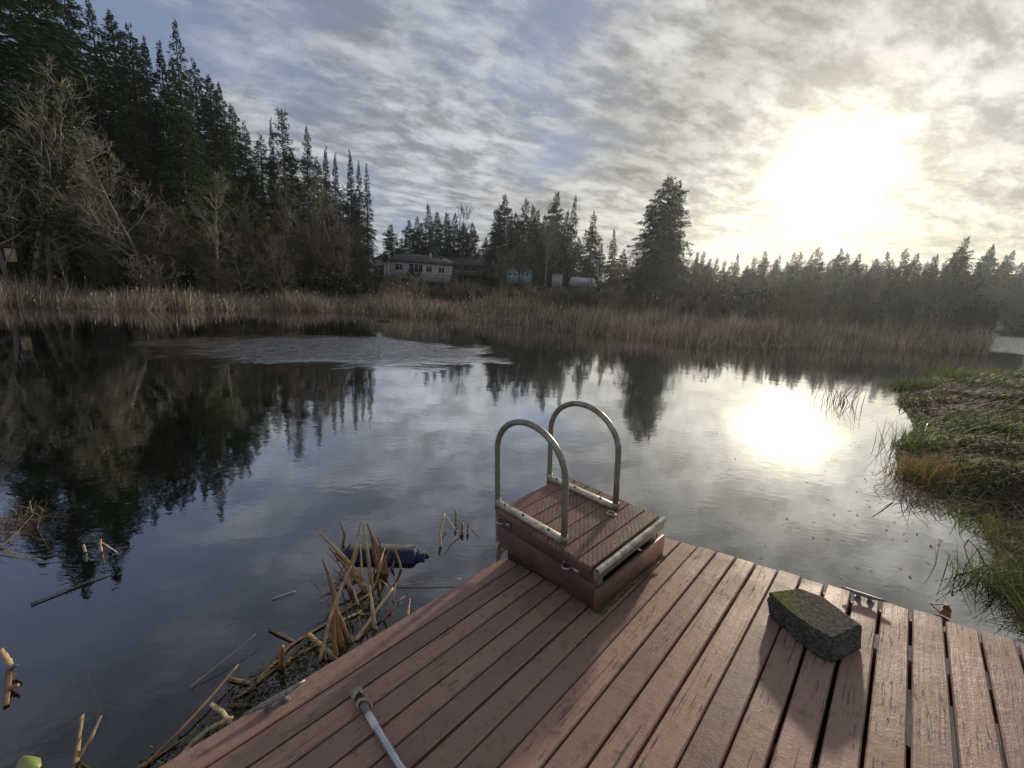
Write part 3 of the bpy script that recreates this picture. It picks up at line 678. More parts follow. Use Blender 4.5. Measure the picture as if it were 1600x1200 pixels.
# ------------------------------------------------------------------ houses on the rise
M['siding'] = None
def siding(name, col, pitch=.18):
    m, t = mat(name); x, y, z = t.sep(t.obj)
    f = t.m('FRACT', t.m('DIVIDE', z, pitch)); n = t.noise(t.obj, 1.5, 4)
    c = t.mix(t.step(n, .3, .7), tuple(q * .85 for q in col), col); setp(t, c, .7, 0, .3, f, .015); return m
M['siding_grey'] = siding('grey_siding', (.58, .58, .59)); M['siding_beige'] = siding('beige_siding', (.42, .36, .27))
M['siding_white'] = siding('white_siding', (.70, .71, .74)); M['siding_brown'] = siding('brown_siding', (.20, .16, .13))
M['siding_blue'] = siding('pale_blue_siding', (.36, .47, .62)); M['trim'] = simple('white_trim', (.72, .72, .72), (.6, .6, .6), 3., .6)
M['shingle'] = simple('dark_shingles', (.055, .055, .06), (.12, .12, .125), 5., .9, bdist=.01); M['shingle_brown'] = simple('brown_shingles', (.07, .058, .05), (.13, .105, .09), 5., .9)
M['glass'] = simple('dark_window_glass', (.02, .022, .026), (.035, .038, .045), 1., .08)
M['fence'] = simple('grey_fence_wood', (.20, .17, .15), (.34, .30, .27), 3., .85)

def hip_roof(b, x0, x1, y0, y1, z, rise, inset, ov=.5):
    x0 -= ov; x1 += ov; y0 -= ov; y1 += ov; ym = (y0 + y1) / 2
    V = [(x0, y0, z), (x1, y0, z), (x1, y1, z), (x0, y1, z), (x0 + inset, ym, z + rise), (x1 - inset, ym, z + rise)]
    V2 = [(a, c, e - .18) for a, c, e in V[:4]]
    b._add(V + V2, [(0, 1, 5, 4), (1, 2, 5), (2, 3, 4, 5), (3, 0, 4), (6, 7, 1, 0), (7, 8, 2, 1), (8, 9, 3, 2), (9, 6, 0, 3), (9, 8, 7, 6)]); return b
def gable_roof(b, x0, x1, y0, y1, z, rise, ov=.4, th=.16, along='y'):
    def P(x, y, q): return (x, y, q) if along == 'y' else (y, x, q)
    if along == 'x': x0, x1, y0, y1 = y0, y1, x0, x1
    xm = (x0 + x1) / 2; sl = rise / (xm - x0); x0 -= ov; x1 += ov; zl = z - ov * sl; y0 -= ov; y1 += ov
    for a, bb in ((x0, xm), (x1, xm)):
        V = [P(a, y0, zl), P(bb, y0, z + rise), P(bb, y1, z + rise), P(a, y1, zl)]; V += [(p[0], p[1], p[2] + th) for p in V]
        b._add(V, [(3, 2, 1, 0), (4, 5, 6, 7), (0, 1, 5, 4), (1, 2, 6, 5), (2, 3, 7, 6), (3, 0, 4, 7)])
    return b
def window(par, x, z, w_, h_, y, panes=2, axis='y'):
    """a framed window on a wall that faces -y (or -x)"""
    f = MB(); g = MB()
    def bx(B, a0, a1, z0, z1, d0, d1):
        if axis == 'y': B.box((a0, y - d1, z0), (a1, y - d0, z1))
        else: B.box((y - d1, a0, z0), (y - d0, a1, z1))
    t_ = .11
    bx(f, x - w_ / 2 - t_, x + w_ / 2 + t_, z - t_, z, .003, .07); bx(f, x - w_ / 2 - t_, x + w_ / 2 + t_, z + h_, z + h_ + t_, .003, .07)
    for k in range(panes + 1):
        c = x - w_ / 2 + w_ * k / panes; hw = t_ / 2 if 0 < k < panes else t_ / 2
        cc = c - t_ / 2 if k == 0 else c + t_ / 2 if k == panes else c
        bx(f, cc - hw, cc + hw, z, z + h_, .003, .06)
    o = f.build('window', M['trim'], par); bx(g, x - w_ / 2, x + w_ / 2, z, z + h_, .004, .02); g.build('pane', M['glass'], o)
def place(px, py, D, rot): p = far_pt(px, py, D); return (p[0], p[1], p[2]), R_(rot)

def grey_house():
    loc, rz = place(655, 421, 92, 24); rz = R_(13 + 10)
    t = thing('house', 'grey ranch house with a dark hip roof and white window frames above the reeds', 'house', loc, rz)
    x0, x1, y0, y1 = -6.1, 6.4, 0, 8.2; b = MB().box((x0, y0, -3.0), (x1, y1, 1.45)); b.build('wall', M['siding_grey'], t)
    tr = MB()
    for x in (x0, x1): tr.box((x - .09, -.05, -3), (x + .09, -.003, 1.3))
    tr.build('corner_trim', M['trim'], t)
    rf = hip_roof(MB(), x0, x1, y0, y1, 1.5, 1.75, 4.0).build('roof', M['shingle'], t)
    MB().box((2.6, 2.2, 2.1), (2.95, 2.6, 3.6), ch=.03).build('chimney', M['trim'], rf)
    for x, z, w_, h_, n in ((-4.0, -.35, 1.4, 1.1, 2), (2.0, -.3, 1.1, 1.0, 2), (4.6, -.3, 1.1, 1.0, 2), (-.15, -.55, 1.6, 1.5, 2)): window(t, x, z, w_, h_, 0, n)
    d_ = MB().box((-2.05, -.06, -1.0), (-1.15, -.004, 1.0)).build('door', M['glass'], t); MB().box((-1.13, -.09, -1), (-1.03, -.003, 1.0)).box((-2.17, -.09, -1), (-2.07, -.003, 1.0)).box((-2.17, -.09, 1.0), (-1.03, -.003, 1.1)).build('frame', M['trim'], d_)
    bl = MB().box((-2.5, -1.3, -1.15), (.0, -.1, -1.0))
    for x in (-2.45, -.05): bl.box((x - .05, -1.28, -1), (x + .05, -1.18, 0))
    bl.box((-2.5, -1.3, -.08), (0, -1.2, .02))
    for k in range(16): bl.box((-2.4 + k * .15, -1.26, -1), (-2.36 + k * .15, -1.22, -.08))
    bl.build('balcony', M['under'], t)
grey_house()
def yard_fence():
    loc, rz = place(668, 430, 88, 0); loc = (loc[0], loc[1], loc[2] - .9)
    t = thing('yard_fence', 'low weathered rail fence along the yard in front of the grey ranch house', 'fence', loc, R_(20))
    for k in range(8): MB().box((-3.5 + k * 1.3, -.06, -.6), (-3.38 + k * 1.3, .06, 1.25), ch=.01).build('post', M['fence'], t)
    MB().box((-3.6, -.09, .95), (5.9, -.063, 1.08)).box((-3.6, -.09, .35), (5.9, -.063, .48)).build('rail', M['fence'], t)
yard_fence()
def beige_house():
    loc, rz = place(604, 412, 122, 12)
    t = thing('house', 'beige house with a chimney and a white gabled wing behind the grey ranch house', 'house', loc, R_(12))
    MB().box((-3.4, 0, -4), (1.6, 8, .9)).prism([(0, 0)] * 0 or [(-3.4, 0), (1.6, 0), (1.6, 8), (-3.4, 8)], .9, .901).build('wall', M['siding_beige'], t)
    g = MB(); g._add([(-3.4, .02, .9), (1.6, .02, .9), (-.9, .02, 2.3), (-3.4, 7.98, .9), (1.6, 7.98, .9), (-.9, 7.98, 2.3)], [(0, 1, 2), (5, 4, 3)]); g.build('gable', M['siding_beige'], t)
    rf = gable_roof(MB(), -3.4, 1.6, 0, 8, .92, 1.42).build('roof', M['shingle_brown'], t)
    MB().box((-.9, -.55, -3), (-.2, -.02, 3.1)).build('chimney', M['siding_beige'], rf)
    w2 = MB().box((1.9, -1.5, -4), (5.6, 6, .5)); w2._add([(1.9, -1.49, .5), (5.6, -1.49, .5), (3.75, -1.49, 1.6), (1.9, 5.9, .5), (5.6, 5.9, .5), (3.75, 5.9, 1.6)], [(0, 1, 2), (5, 4, 3)]); w2.build('wing', M['siding_white'], t)
    gable_roof(MB(), 1.9, 5.6, -1.5, 6, .53, 1.1, .45).build('wing_roof', M['trim'], t); window(t, 3.75, -.5, 1.3, .9, -1.5)
beige_house()
def brown_house():
    loc, rz = place(730, 421, 104, -6)
    t = thing('house', 'long dark-roofed brown house with a white gabled end and a row of pale windows', 'house', loc, R_(8))
    MB().box((-3.4, 0, -3), (7.6, 8, 1.0)).build('wall', M['siding_brown'], t)
    w_ = MB().box((-7.0, -.8, -3), (-3.42, 8, 1.0)); w_._add([(-7.0, -.79, 1.0), (-3.42, -.79, 1.0), (-3.42, -.79, 1.5), (-5.2, -.79, 2.2), (-7, 7.9, 1.0), (-3.42, 7.9, 1.0), (-3.42, 7.9, 1.5), (-5.2, 7.9, 2.2)], [(0, 1, 2, 3), (7, 6, 5, 4)]); w_.build('end_wall', M['siding_white'], t)
    bt = MB()
    for k in range(7): bt.box((-6.6 + k * .5, -.86, 1.05), (-6.52 + k * .5, -.81, 1.3 + .9 * (1 - abs(k - 3) / 3.2)))
    bt.box((-7.0, -.87, .95), (-3.45, -.813, 1.06)).build('half_timbering', M['under'], t)
    gable_roof(MB(), -7.0, 7.6, -.8, 8, 1.03, 1.75, .5, .16, 'x').build('roof', M['shingle_brown'], t)
    for x in (-2.2, -.2, 1.6, 4.2): window(t, x, -.4, 1.3, 1.0, 0, 2)
    dk = MB().box((-3.4, -2.4, -1.5), (7.4, -.1, -1.3))
    for k in range(8): dk.box((-3.3 + k * 1.5, -2.4, -3), (-3.18 + k * 1.5, -2.28, -.3))
    dk.box((-3.4, -2.42, -.3), (7.4, -2.3, -.2)); dk.build('deck', M['under'], t)
brown_house()
def low_house():
    loc, rz = place(782, 424, 110, 0)
    t = thing('house', 'low house with a plain brown roof just past the long brown house', 'house', loc, R_(-4))
    MB().box((-3.6, 0, -3), (3.2, 6, .4)).build('wall', M['siding_brown'], t); gable_roof(MB(), -3.6, 3.2, 0, 6, .43, 1.1, .5, .16, 'x').build('roof', M['shingle_brown'], t)
    window(t, -1.4, -.9, 1.2, .9, 0); window(t, 1.3, -.9, 1.2, .9, 0)
low_house()
def blue_shed(px, py, w_, lab, rot):
    loc, rz = place(px, py, 96, 0); t = thing('cottage', lab, 'cottage', loc, R_(rot)); h = w_ / 2
    b = MB().box((-h, 0, -2.5), (h, 4, .35)); b._add([(-h, .01, .35), (h, .01, .35), (0, .01, 1.25), (-h, 3.99, .35), (h, 3.99, .35), (0, 3.99, 1.25)], [(0, 1, 2), (5, 4, 3)]); b.build('wall', M['siding_blue'], t)
    gable_roof(MB(), -h, h, 0, 4, .37, .9, .18, .1).build('roof', M['trim'], t); window(t, -h * .42, -.55, .5, .45, 0, 1); window(t, h * .42, -.55, .5, .45, 0, 1)
blue_shed(801, 426, 2.5, 'small pale blue gabled cottage nearer the houses, two little dark windows', -4)
blue_shed(820, 427, 2.9, 'small pale blue gabled cottage partly behind a dark tree trunk', -8)
def plank_shed():
    loc, rz = place(870, 434, 92, 0); t = thing('shed', 'grey plank shed with a flat roof left of the white trailer', 'shed', loc, R_(-10))
    b = MB()
    for k in range(7): b.box((-1.0 + k * .29, -.03 if k % 2 else -.05, -2), (-.73 + k * .29, .0, .75))
    b.box((-1, 0, -2), (1.02, 2, .74)).build('wall', M['siding_grey'], t); MB().box((-1.2, -.25, .76), (1.2, 2.2, .9), ch=.02).build('roof', M['shingle'], t)
plank_shed()
def trailer():
    loc, rz = place(909, 441, 86, 0)
    t = thing('camping_trailer', 'white rounded camping trailer parked under the trees by the shed', 'trailer', loc, R_(-13))
    prof = [(-2.5, -.75), (2.1, -.75), (2.5, -.2), (2.42, .55), (2.15, .85), (-2.0, .9), (-2.3, .6)]
    b = MB(); n = len(prof); V = [(x, 0, z) for x, z in prof] + [(x, 2.0, z) for x, z in prof]
    b._add(V, [tuple(range(n)), tuple(range(2 * n - 1, n - 1, -1))] + [(i, n + i, n + (i + 1) % n, (i + 1) % n) for i in range(n)]); b.build('body', M['siding_white'], t)
    for x in (1.35, 1.85): MB().box((x - .06, -.02, -.7), (x + .06, -.003, .80)).build('stripe', M['black'], t)
    for x in (-1.9, -.4):
        a = np.arange(17) * math.pi / 8; wv = MB().tube([(x, -.06, -.8), (x, .2, -.8)], .36, 16).build('wheel', M['black'], t); MB().tube([(x, -.075, -.8), (x, -.064, -.8)], .2, 12).build('rim', M['alu'], wv)
    MB().tube([(2.3, 1, -.7), (3.4, 1, -.75)], .05, 6).build('tow_bar', M['bolt'], t)
trailer()
def bank_shed():
    loc, rz = place(16, 396, 49, 0)
    t = thing('garden_shed', 'tiny brown shed with a pale cream door under the trees by the reeds', 'shed', loc, R_(38))
    MB().box((-.85, 0, -1.6), (.85, 1.6, .78), ch=.02).build('wall', M['under'], t); gable_roof(MB(), -.85, .85, 0, 1.6, .8, .35, .15, .06, 'x').build('roof', simple('rusty_roof', (.20, .09, .05), (.12, .06, .04), 4., .8), t)
    t.scale = (.62, .62, .62)
    MB().box((-.42, -.06, -.95), (.46, -.01, .55), ch=.01).build('door', simple('cream_door_paint', (.72, .60, .34), (.62, .50, .28), 2., .6), t)
bank_shed()

# ------------------------------------------------------------------ floating bits and the grass bank
def log():
    p = water_pt(601, 502); t = tag(MB().tube([p + [-.55, .1, 0], p + [-.2, 0, .08], p + [.2, 0, .07], p + [.5, -.1, .02]], [.06, .10, .11, .05], 8).build('floating_log', M['log'], None, True), 'short dark log floating on the still water in front of the far reeds', 'log')
log()
def tuft(name, P, n, L, Wd, m, lab, cat, spread, lean=.35, curve=.9, group=None):
    k = np.clip(rng.normal(0, 1, (n, 3)), -1.9, 1.9) * spread; k[:, 2] = 0
    V, F = ribbons(k, rng.uniform(0, 6.28, n), rng.uniform(*L, n), rng.uniform(*Wd, n), np.abs(rng.normal(lean, .25, n)), np.abs(rng.normal(curve, .4, n)), 4)
    o = mesh_np(name, V, [F], m); o.location = P; return tag(o, lab, cat, group)
p = water_pt(420, 478); tuft('grass_tuft', p, 900, (.25, .6), (.02, .04), M['lime'], 'bright green grass raft lying in the water before the far reeds', 'grass', np.array([.9, .35, 1]), .7, 1.0)
BANK_PX = [(1640, 1010), (1600, 985), (1572, 905), (1545, 838), (1522, 798), (1470, 778), (1425, 752), (1398, 715), (1400, 690), (1430, 672), (1418, 648), (1402, 627), (1412, 606), (1450, 591), (1530, 586), (1600, 580), (1660, 577)]
BP = np.array([water_pt(*q)[:2] for q in BANK_PX]); BP = np.vstack([BP, [[60, 40], [60, -12], [2.6, -12], [3.4, -1]]])
def inside(x, y, poly):
    c = np.zeros(x.shape, bool); n = len(poly)
    for i in range(n):
        x1, y1 = poly[i]; x2, y2 = poly[(i + 1) % n]
        c ^= ((y1 > y) != (y2 > y)) & (x < (x2 - x1) * (y - y1) / (y2 - y1 + 1e-12) + x1)
    return c
def edge_d(x, y, poly):
    dmin = np.full(x.shape, 1e9); n = len(poly)
    for i in range(n):
        a = poly[i]; b = poly[(i + 1) % n]; ab = b - a
        t_ = np.clip(((x - a[0]) * ab[0] + (y - a[1]) * ab[1]) / (ab @ ab + 1e-12), 0, 1)
        dmin = np.minimum(dmin, np.hypot(x - a[0] - t_ * ab[0], y - a[1] - t_ * ab[1]))
    return dmin
def lump(x, y): return .5 + .28 * np.sin(x * 1.3 + 2 * np.sin(y * .6)) * np.cos(y * 1.1 + .5) + .22 * np.sin(x * 2.9 + y * 2.2)
def zbank(x, y):
    sgn = np.where(inside(x, y, BP), 1, -1); dd = sgn * edge_d(x, y, BP)
    return np.where(dd > 0, .02 + .16 * sstep(dd, 0, 1.2) + .22 * lump(x, y) * sstep(dd, .1, 1.0), -.5 * sstep(-dd, 0, .8) - .02)
def bank():
    xs = np.concatenate([np.linspace(2.4, 14, 110), np.linspace(14.4, 60, 60)]); ys = np.linspace(-8, 30, 160)
    X, Y = np.meshgrid(xs, ys); V = np.stack([X, Y, zbank(X, Y)], -1).reshape(-1, 3); nx = len(xs); ny = len(ys)
    I = np.arange(nx * ny).reshape(ny, nx); F = np.stack([I[:-1, :-1], I[:-1, 1:], I[1:, 1:], I[1:, :-1]], -1).reshape(-1, 4)
    keep = (V[F][:, :, 2] > -.45).any(1); F = F[keep]
    tag(mesh_np('bank', V, [F], M['soil'], smooth=True), kind='structure')
    n = 150000; rr = rng.uniform(0, 1, n) ** 1.3 * 27 + 4.2; az = rng.uniform(33, 66, n); x = rr * np.sin(np.radians(az)); y = rr * np.cos(np.radians(az))
    ok = inside(x, y, BP); x = x[ok]; y = y[ok]; z = zbank(x, y); n = len(x); e = edge_d(x, y, BP)
    flow = 1.2 * np.sin(x * .5 + y * .7) + .8 * np.sin(x * 1.7 - y * .9) + 2.2
    green = np.sin(x * .9 + 1.7 * np.sin(y * .8)) + .7 * np.sin(y * 1.9 + x * .4) + rng.normal(0, .5, n) + np.where(e < .9, .6, 0) - .25
    L = rng.uniform(.12, .36, n) * (1 + .25 * lump(x, y)); Wd = rng.uniform(.008, .020, n) * np.clip(np.hypot(x, y) / 7, .8, 2.2)
    for nm, sel, m in (('grass', green > -.25, M['grass']), ('dead_grass', green <= -.25, M['grass_dead'])):
        k = sel.sum(); lean = np.abs(rng.normal(1.1 if nm == 'grass' else 1.3, .3, k))
        V, F = ribbons(np.stack([x, y, z - .01], 1)[sel], flow[sel] + rng.normal(0, .9, k), L[sel] * (1 if nm == 'grass' else .9), Wd[sel], lean, np.abs(rng.normal(.7, .4, k)), 3)
        tag(mesh_np(nm, V, [F], m), kind='stuff')
bank()
def bank_tufts():
    p = water_pt(1468, 752); tuft('grass_tussock', p, 1300, (.22, .5), (.006, .013), M['orange_grass'], 'rusty orange grass tussock leaning over the water at the bend of the bank', 'grass', np.array([.27, .22, 1]), .4, .9)
    p = water_pt(1432, 705); tuft('grass_tussock', p, 260, (.3, .62), (.006, .012), M['grass'], 'loose green tussock with long stems beyond the rusty one on the bank edge', 'grass', np.array([.22, .22, 1]), .35, .6)
    p = water_pt(1450, 782); tuft('grass_tussock', p, 300, (.22, .5), (.006, .012), M['grass_dead'], 'dark drooping grass hanging into the water below the rusty tussock', 'grass', np.array([.25, .2, 1]), .9, 1.1)
    p = water_pt(1440, 610); tuft('grass_tussock', p, 900, (.3, .7), (.012, .02), M['grass'], 'green grass mound at the far tip of the bank', 'grass', np.array([.5, .4, 1]), .5, .9)
    p = water_pt(1590, 590); tuft('grass_tussock', p, 1200, (.25, .5), (.02, .03), M['lime'], 'sunlit yellow-green grass patch at the far side of the bank', 'grass', np.array([1.6, .7, 1]), .5, .9)
    p = water_pt(1595, 930); tuft('grass_tussock', p, 500, (.15, .4), (.006, .01), M['grass'], 'green and rusty tussock on the bank nearest the dock end', 'grass', np.array([.2, .22, 1]), .5, .8)
    p = water_pt(1592, 842); tuft('grass_tussock', p, 900, (.12, .3), (.006, .012), M['lime'], 'bright green grass cushion on the near bank beyond the bent triangle reed', 'grass', np.array([.22, .34, 1]), .7, .9)
    p = water_pt(1310, 628); tuft('water_stalks', p, 46, (.4, .95), (.012, .02), M['grass_dead'], 'sparse dark stalks standing in the open water before the treeline reflection', 'stalks', np.array([.22, .3, 1]), .25, .4)
    p = water_pt(-22, 842); tuft('grass_tussock', p, 330, (.15, .36), (.005, .008), M['grass_dead'], 'shaggy tussock in the water at the edge of the picture beyond the bottom reeds', 'grass', np.array([.12, .26, 1]), .8, .9)
bank_tufts()
# bits of leaf and scum drifting along the bank
def litter():
    n = 190; px = rng.normal(1420, 95, n); py = rng.uniform(600, 900, n); px = np.where(rng.random(n) < .45, rng.uniform(1100, 1560, n), px)
    P = np.array([water_pt(a, b, .004) for a, b in zip(px, py)]); sel = ~inside(P[:, 0], P[:, 1], BP); P = P[sel]; n = len(P)
    a = rng.uniform(0, 6.28, n); V, F = kites(P, np.stack([np.cos(a), np.sin(a), np.zeros(n)], 1), rng.uniform(.015, .08, n), rng.uniform(.006, .025, n), np.tile([0, 0, 1.], (n, 1)))
    V[:, 2] += rng.uniform(0, .006, len(V)); tag(mesh_np('floating_litter', V, [F], M['grass_dead']), kind='stuff')
litter()

# ------------------------------------------------------------------ the dock
DR = [[0.7306269913262297, -0.6694206222854463, 0.13438835516720596], [0.6738480524256528, 0.7386942090802384, 0.01611420843465357], [-0.1100590831677966, 0.07878385577189397, 0.9907977100710201]]
DO = [0, 0, HC - 1.91667169]
DM = frame(DR, DO); DA = np.array(DR)
def deck_w(l): return np.array(DO) + np.asarray(l, float) @ DA
def dock():
    t = thing('dock', 'floating dock of worn red-brown painted planks reaching into the pond', 'dock', M=DM)
    pit = .146; off = -2.0104; b = MB(); g = np.random.default_rng(5)
    edges = [-2.185] + [off + i * pit for i in range(27)]
    for k in range(len(edges) - 1):
        x0 = edges[k] + (.0065 if k else 0) + g.normal(0, .0012); x1 = edges[k + 1] - .0065 + g.normal(0, .0012)
        ye = 3.515 + g.uniform(-.016, .012); z = g.normal(0, .0022) - .002; y0 = -2.4; ns = 26; c = .006
        ys = np.linspace(y0, ye, ns); wob_ = np.cumsum(g.normal(0, .0007, ns)); wob2 = np.cumsum(g.normal(0, .0007, ns)); V = []
        for j, y in enumerate(ys):
            a, e = x0 + wob_[j] * .6, x1 + wob2[j] * .6; yy = y
            prof = [(a, -.04), (a, -c), (a + c, 0), ((a + e) / 2, .0012), (e - c, 0), (e, -c), (e, -.04)]
            V += [(q, yy + (g.uniform(-.004, .004) if j == ns - 1 else 0), z + h) for q, h in prof]
        F = [(j * 7 + i, j * 7 + (i + 1) % 7, j * 7 + 7 + (i + 1) % 7, j * 7 + 7 + i) for j in range(ns - 1) for i in range(7)]
        F += [tuple(range(6, -1, -1)), tuple(range(7 * ns - 7, 7 * ns))]; F = [tuple(reversed(f)) for f in F]
        b._add(V, F)
    o = b.build('decking', M['deck'], t); shade_auto(o, 35)
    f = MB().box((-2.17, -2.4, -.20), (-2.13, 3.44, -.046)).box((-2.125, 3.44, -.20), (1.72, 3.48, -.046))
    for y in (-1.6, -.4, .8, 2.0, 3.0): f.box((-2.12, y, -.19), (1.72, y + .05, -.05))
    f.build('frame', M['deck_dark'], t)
    fl = MB()
    for x in (-1.9, -.6, .7): fl.box((x, -2.3, -.50), (x + .9, 3.2, -.21), ch=.03)
    fl.build('float', M['black'], t)
    # two horn cleats bolted to the planks
    def cleat(x, y, rz, lab, sc_=1.):
        mm = Matrix.Translation((x, y, .0)) @ Matrix.Rotation(rz, 4, 'Z') @ Matrix.Scale(sc_, 4); b = MB()
        P = [(-.145, 0, .050), (-.10, 0, .046), (-.05, 0, .041), (0, 0, .040), (.05, 0, .041), (.10, 0, .046), (.145, 0, .050)]
        b.tube(P, [.008, .0125, .017, .019, .017, .0125, .008], 10, squash=.85)
        for q in (-.032, .032): b.tube([(q * 1.25, 0, .004), (q, 0, .020), (q * .9, 0, .034)], [.017, .012, .012], 10)
        for q in (-.04, .04): b.box((q - .022, -.021, .0005), (q + .022, .021, .008), ch=.003)
        o = b.build('cleat', M['cleat'], t, True); o.matrix_local = mm; o['label'] = lab
        for q in (-.04, .04): MB().tube([(q, .014, .008), (q, .014, .0105)], .005, 8).build('bolt', M['bolt'], o)
    cleat(-2.112, .585, R_(86), 'silver grey cleat on the long edge by the reeds')
    cleat(.098, 3.462, R_(-4), 'dark cleat on the end edge behind the concrete block', .82)
dock()

# ------------------------------------------------------------------ step box with handrails
BR = [[0.689289155181708, -0.7244597490486604, 0.0062067309763515766], [0.7214932145868519, 0.6871941891454482, 0.08492160707382487], [-0.06578751497710225, -0.05405742630171417, 0.9963683089498906]]
BO = [0.6483333141577353, 2.472834853270326, HC - 2.0412828965674175]
def step_box():
    t = thing('swim_step', 'red-brown wooden step box with two looped metal handrails on the dock corner', 'swim step', M=frame(BR, BO))
    # sides: two boards each, front kick board below an open slot
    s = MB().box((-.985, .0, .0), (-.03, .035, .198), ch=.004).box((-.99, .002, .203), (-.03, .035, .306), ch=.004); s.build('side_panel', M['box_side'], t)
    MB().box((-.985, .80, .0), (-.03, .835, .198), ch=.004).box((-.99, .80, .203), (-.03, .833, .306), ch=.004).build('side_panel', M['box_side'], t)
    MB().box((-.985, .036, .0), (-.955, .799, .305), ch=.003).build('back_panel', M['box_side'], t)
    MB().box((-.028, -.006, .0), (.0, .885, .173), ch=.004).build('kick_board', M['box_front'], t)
    for y in (.037, .740): MB().box((-.075, y, .0), (-.029, y + .058, .30)).build('corner_post', M['rawwood'], t)
    MB().box((-.94, .05, -.13), (-.06, .785, .0)).build('plinth', M['under'], t)
    b = MB(); g = np.random.default_rng(9); n = 7; wd = .98 / n
    for k in range(n):
        x0 = -1.0 + k * wd + .003; x1 = x0 + wd - .006 - (.02 if k == n - 1 else 0); y0 = -.020 + g.uniform(-.008, .006); y1 = .842 + g.uniform(-.006, .006)
        b.box((x0, y0, .308), (x1, y1, .341 + g.uniform(-.002, .001)), ch=.004)
    shade_auto(b.build('tread', M['tread'], t), 30)
    no = MB(); no.box((-.028, -.02, .252), (.004, .848, .332), ch=.003); no.build('nosing_board', M['rawwood'], t)
    a = np.linspace(-.35 * math.pi, .75 * math.pi, 9); V = []; r1, r0 = .022, .018
    pr = [(.0 + r1 * math.cos(q), .328 + r1 * math.sin(q)) for q in a] + [(.0 + r0 * math.cos(q), .328 + r0 * math.sin(q)) for q in a[::-1]]
    m_ = MB(); ys = np.linspace(-.018, .846, 12); k = len(pr); gg = np.random.default_rng(3)
    V = [(x + gg.normal(0, .0008), y, z + .001 + gg.normal(0, .0009)) for y in ys for x, z in pr]
    F = [(j * k + i, j * k + (i + 1) % k, j * k + k + (i + 1) % k, j * k + k + i) for j in range(11) for i in range(k)] + [tuple(range(k - 1, -1, -1)), tuple(range(11 * k, 12 * k))]
    m_._add(V, F); nn = m_.build('metal_nosing', M['bar'], t); shade_auto(nn, 50)
    for y in (.08, .30, .52, .76): MB().tube([(.012, y, .345), (.0135, y, .349)], .006, 8).build('nail', M['bolt'], nn)
    # handrails: a looped tube on a flat bar, its rear leg running down into the water as the ladder rail
    for y in (.05, .684):
        P = [(-.335, y, .345), (-.335, y, .60)] + [(-.687 + .352 * math.cos(q), y, .83 + .315 * math.sin(q)) for q in np.linspace(0, math.pi, 25)] + [(-1.045, y, .55), (-1.05, y, .3), (-1.055, y, -.2), (-1.06, y, -.75)]
        h = MB().tube(P, .0235, 16).build('handrail', M['alu'], t, True)
        bar = MB().box((-1.05, y - .030, .3425), (-.345, y + .030, .374), ch=.004).build('base_bar', M['bar'], h)
        for x in (-.48, -.75, -.96): MB().tube([(x, y, .374), (x, y, .379)], .012, 12).tube([(x, y, .379), (x, y, .387)], .0085, 6).build('bolt', M['bolt'], h)
        MB().tube([(-.335, y, .342), (-.335, y, .40)], .027, 16).build('socket', M['alu'], h, True); MB().tube([(-1.05, y, .30), (-1.05, y, .40)], .027, 16).build('socket', M['alu'], h, True)
    for z in (-.12, -.40): MB().box((-1.09, .06, z), (-1.02, .68, z + .03), ch=.004).build('rung', M['bar'], t)
    MB().box((-1.06, .02, -.02), (-.93, .08, .0), ch=.003).box((-1.06, .02, -.16), (-1.045, .08, -.02)).build('bracket', M['bar'], t)
    # bent strap eyes on the dark side panel
    for x, z in ((-.945, .262), (-.255, .232)):
        q = np.linspace(math.pi * .98, math.pi * 2.0, 11); b = MB()
        b.tube([(x - .034 + .0, -.004, z + .012)] + [(x + .036 * math.cos(e), .004 + .052 * math.sin(e), z - .004) for e in q] + [(x + .05, -.004, z - .002), (x + .085, -.006, z - .010)], .0085, 8)
        b.box((x + .05, -.010, z - .03), (x + .10, -.0015, z + .012), ch=.002); b.build('strap_eye', M['galv'], t, True)
    q = np.linspace(0, 2 * math.pi, 25); R0 = [(-.318 + (.030 + .006 * math.cos(3 * e)) * math.cos(e) * 1.15, .602 + (.026 + .006 * math.cos(3 * e)) * math.sin(e), .3465) for e in q]
    MB().tube(R0, .0042, 7, False).build('ring', M['white_metal'], t, True)
    fr = MB(); gg = np.random.default_rng(8); ys = np.linspace(-.01, .87, 46)
    wv = .012 + .020 * np.abs(np.sin(ys * 9) * np.sin(ys * 23 + 1)) + gg.uniform(0, .012, 46) + .03 * np.exp(-((ys - .02) / .05) ** 2) + .02 * np.exp(-((ys - .62) / .10) ** 2)
    V = []
    for y, q in zip(ys, wv): V += [(-.01, y, .007), (q, y, .005), (q + .001, y, .0015), (-.01, y, .0015)]
    fr._add(V, [(k * 4 + c, k * 4 + (c + 1) % 4, k * 4 + 4 + (c + 1) % 4, k * 4 + 4 + c) for k in range(45) for c in range(4)] + [(3, 2, 1, 0), (180, 181, 182, 183)])
    fr.build('worn_mat_edge', simple('mossy_mat', (.06, .065, .03), (.14, .11, .075), 30., .95, bdist=.003), t)
step_box()

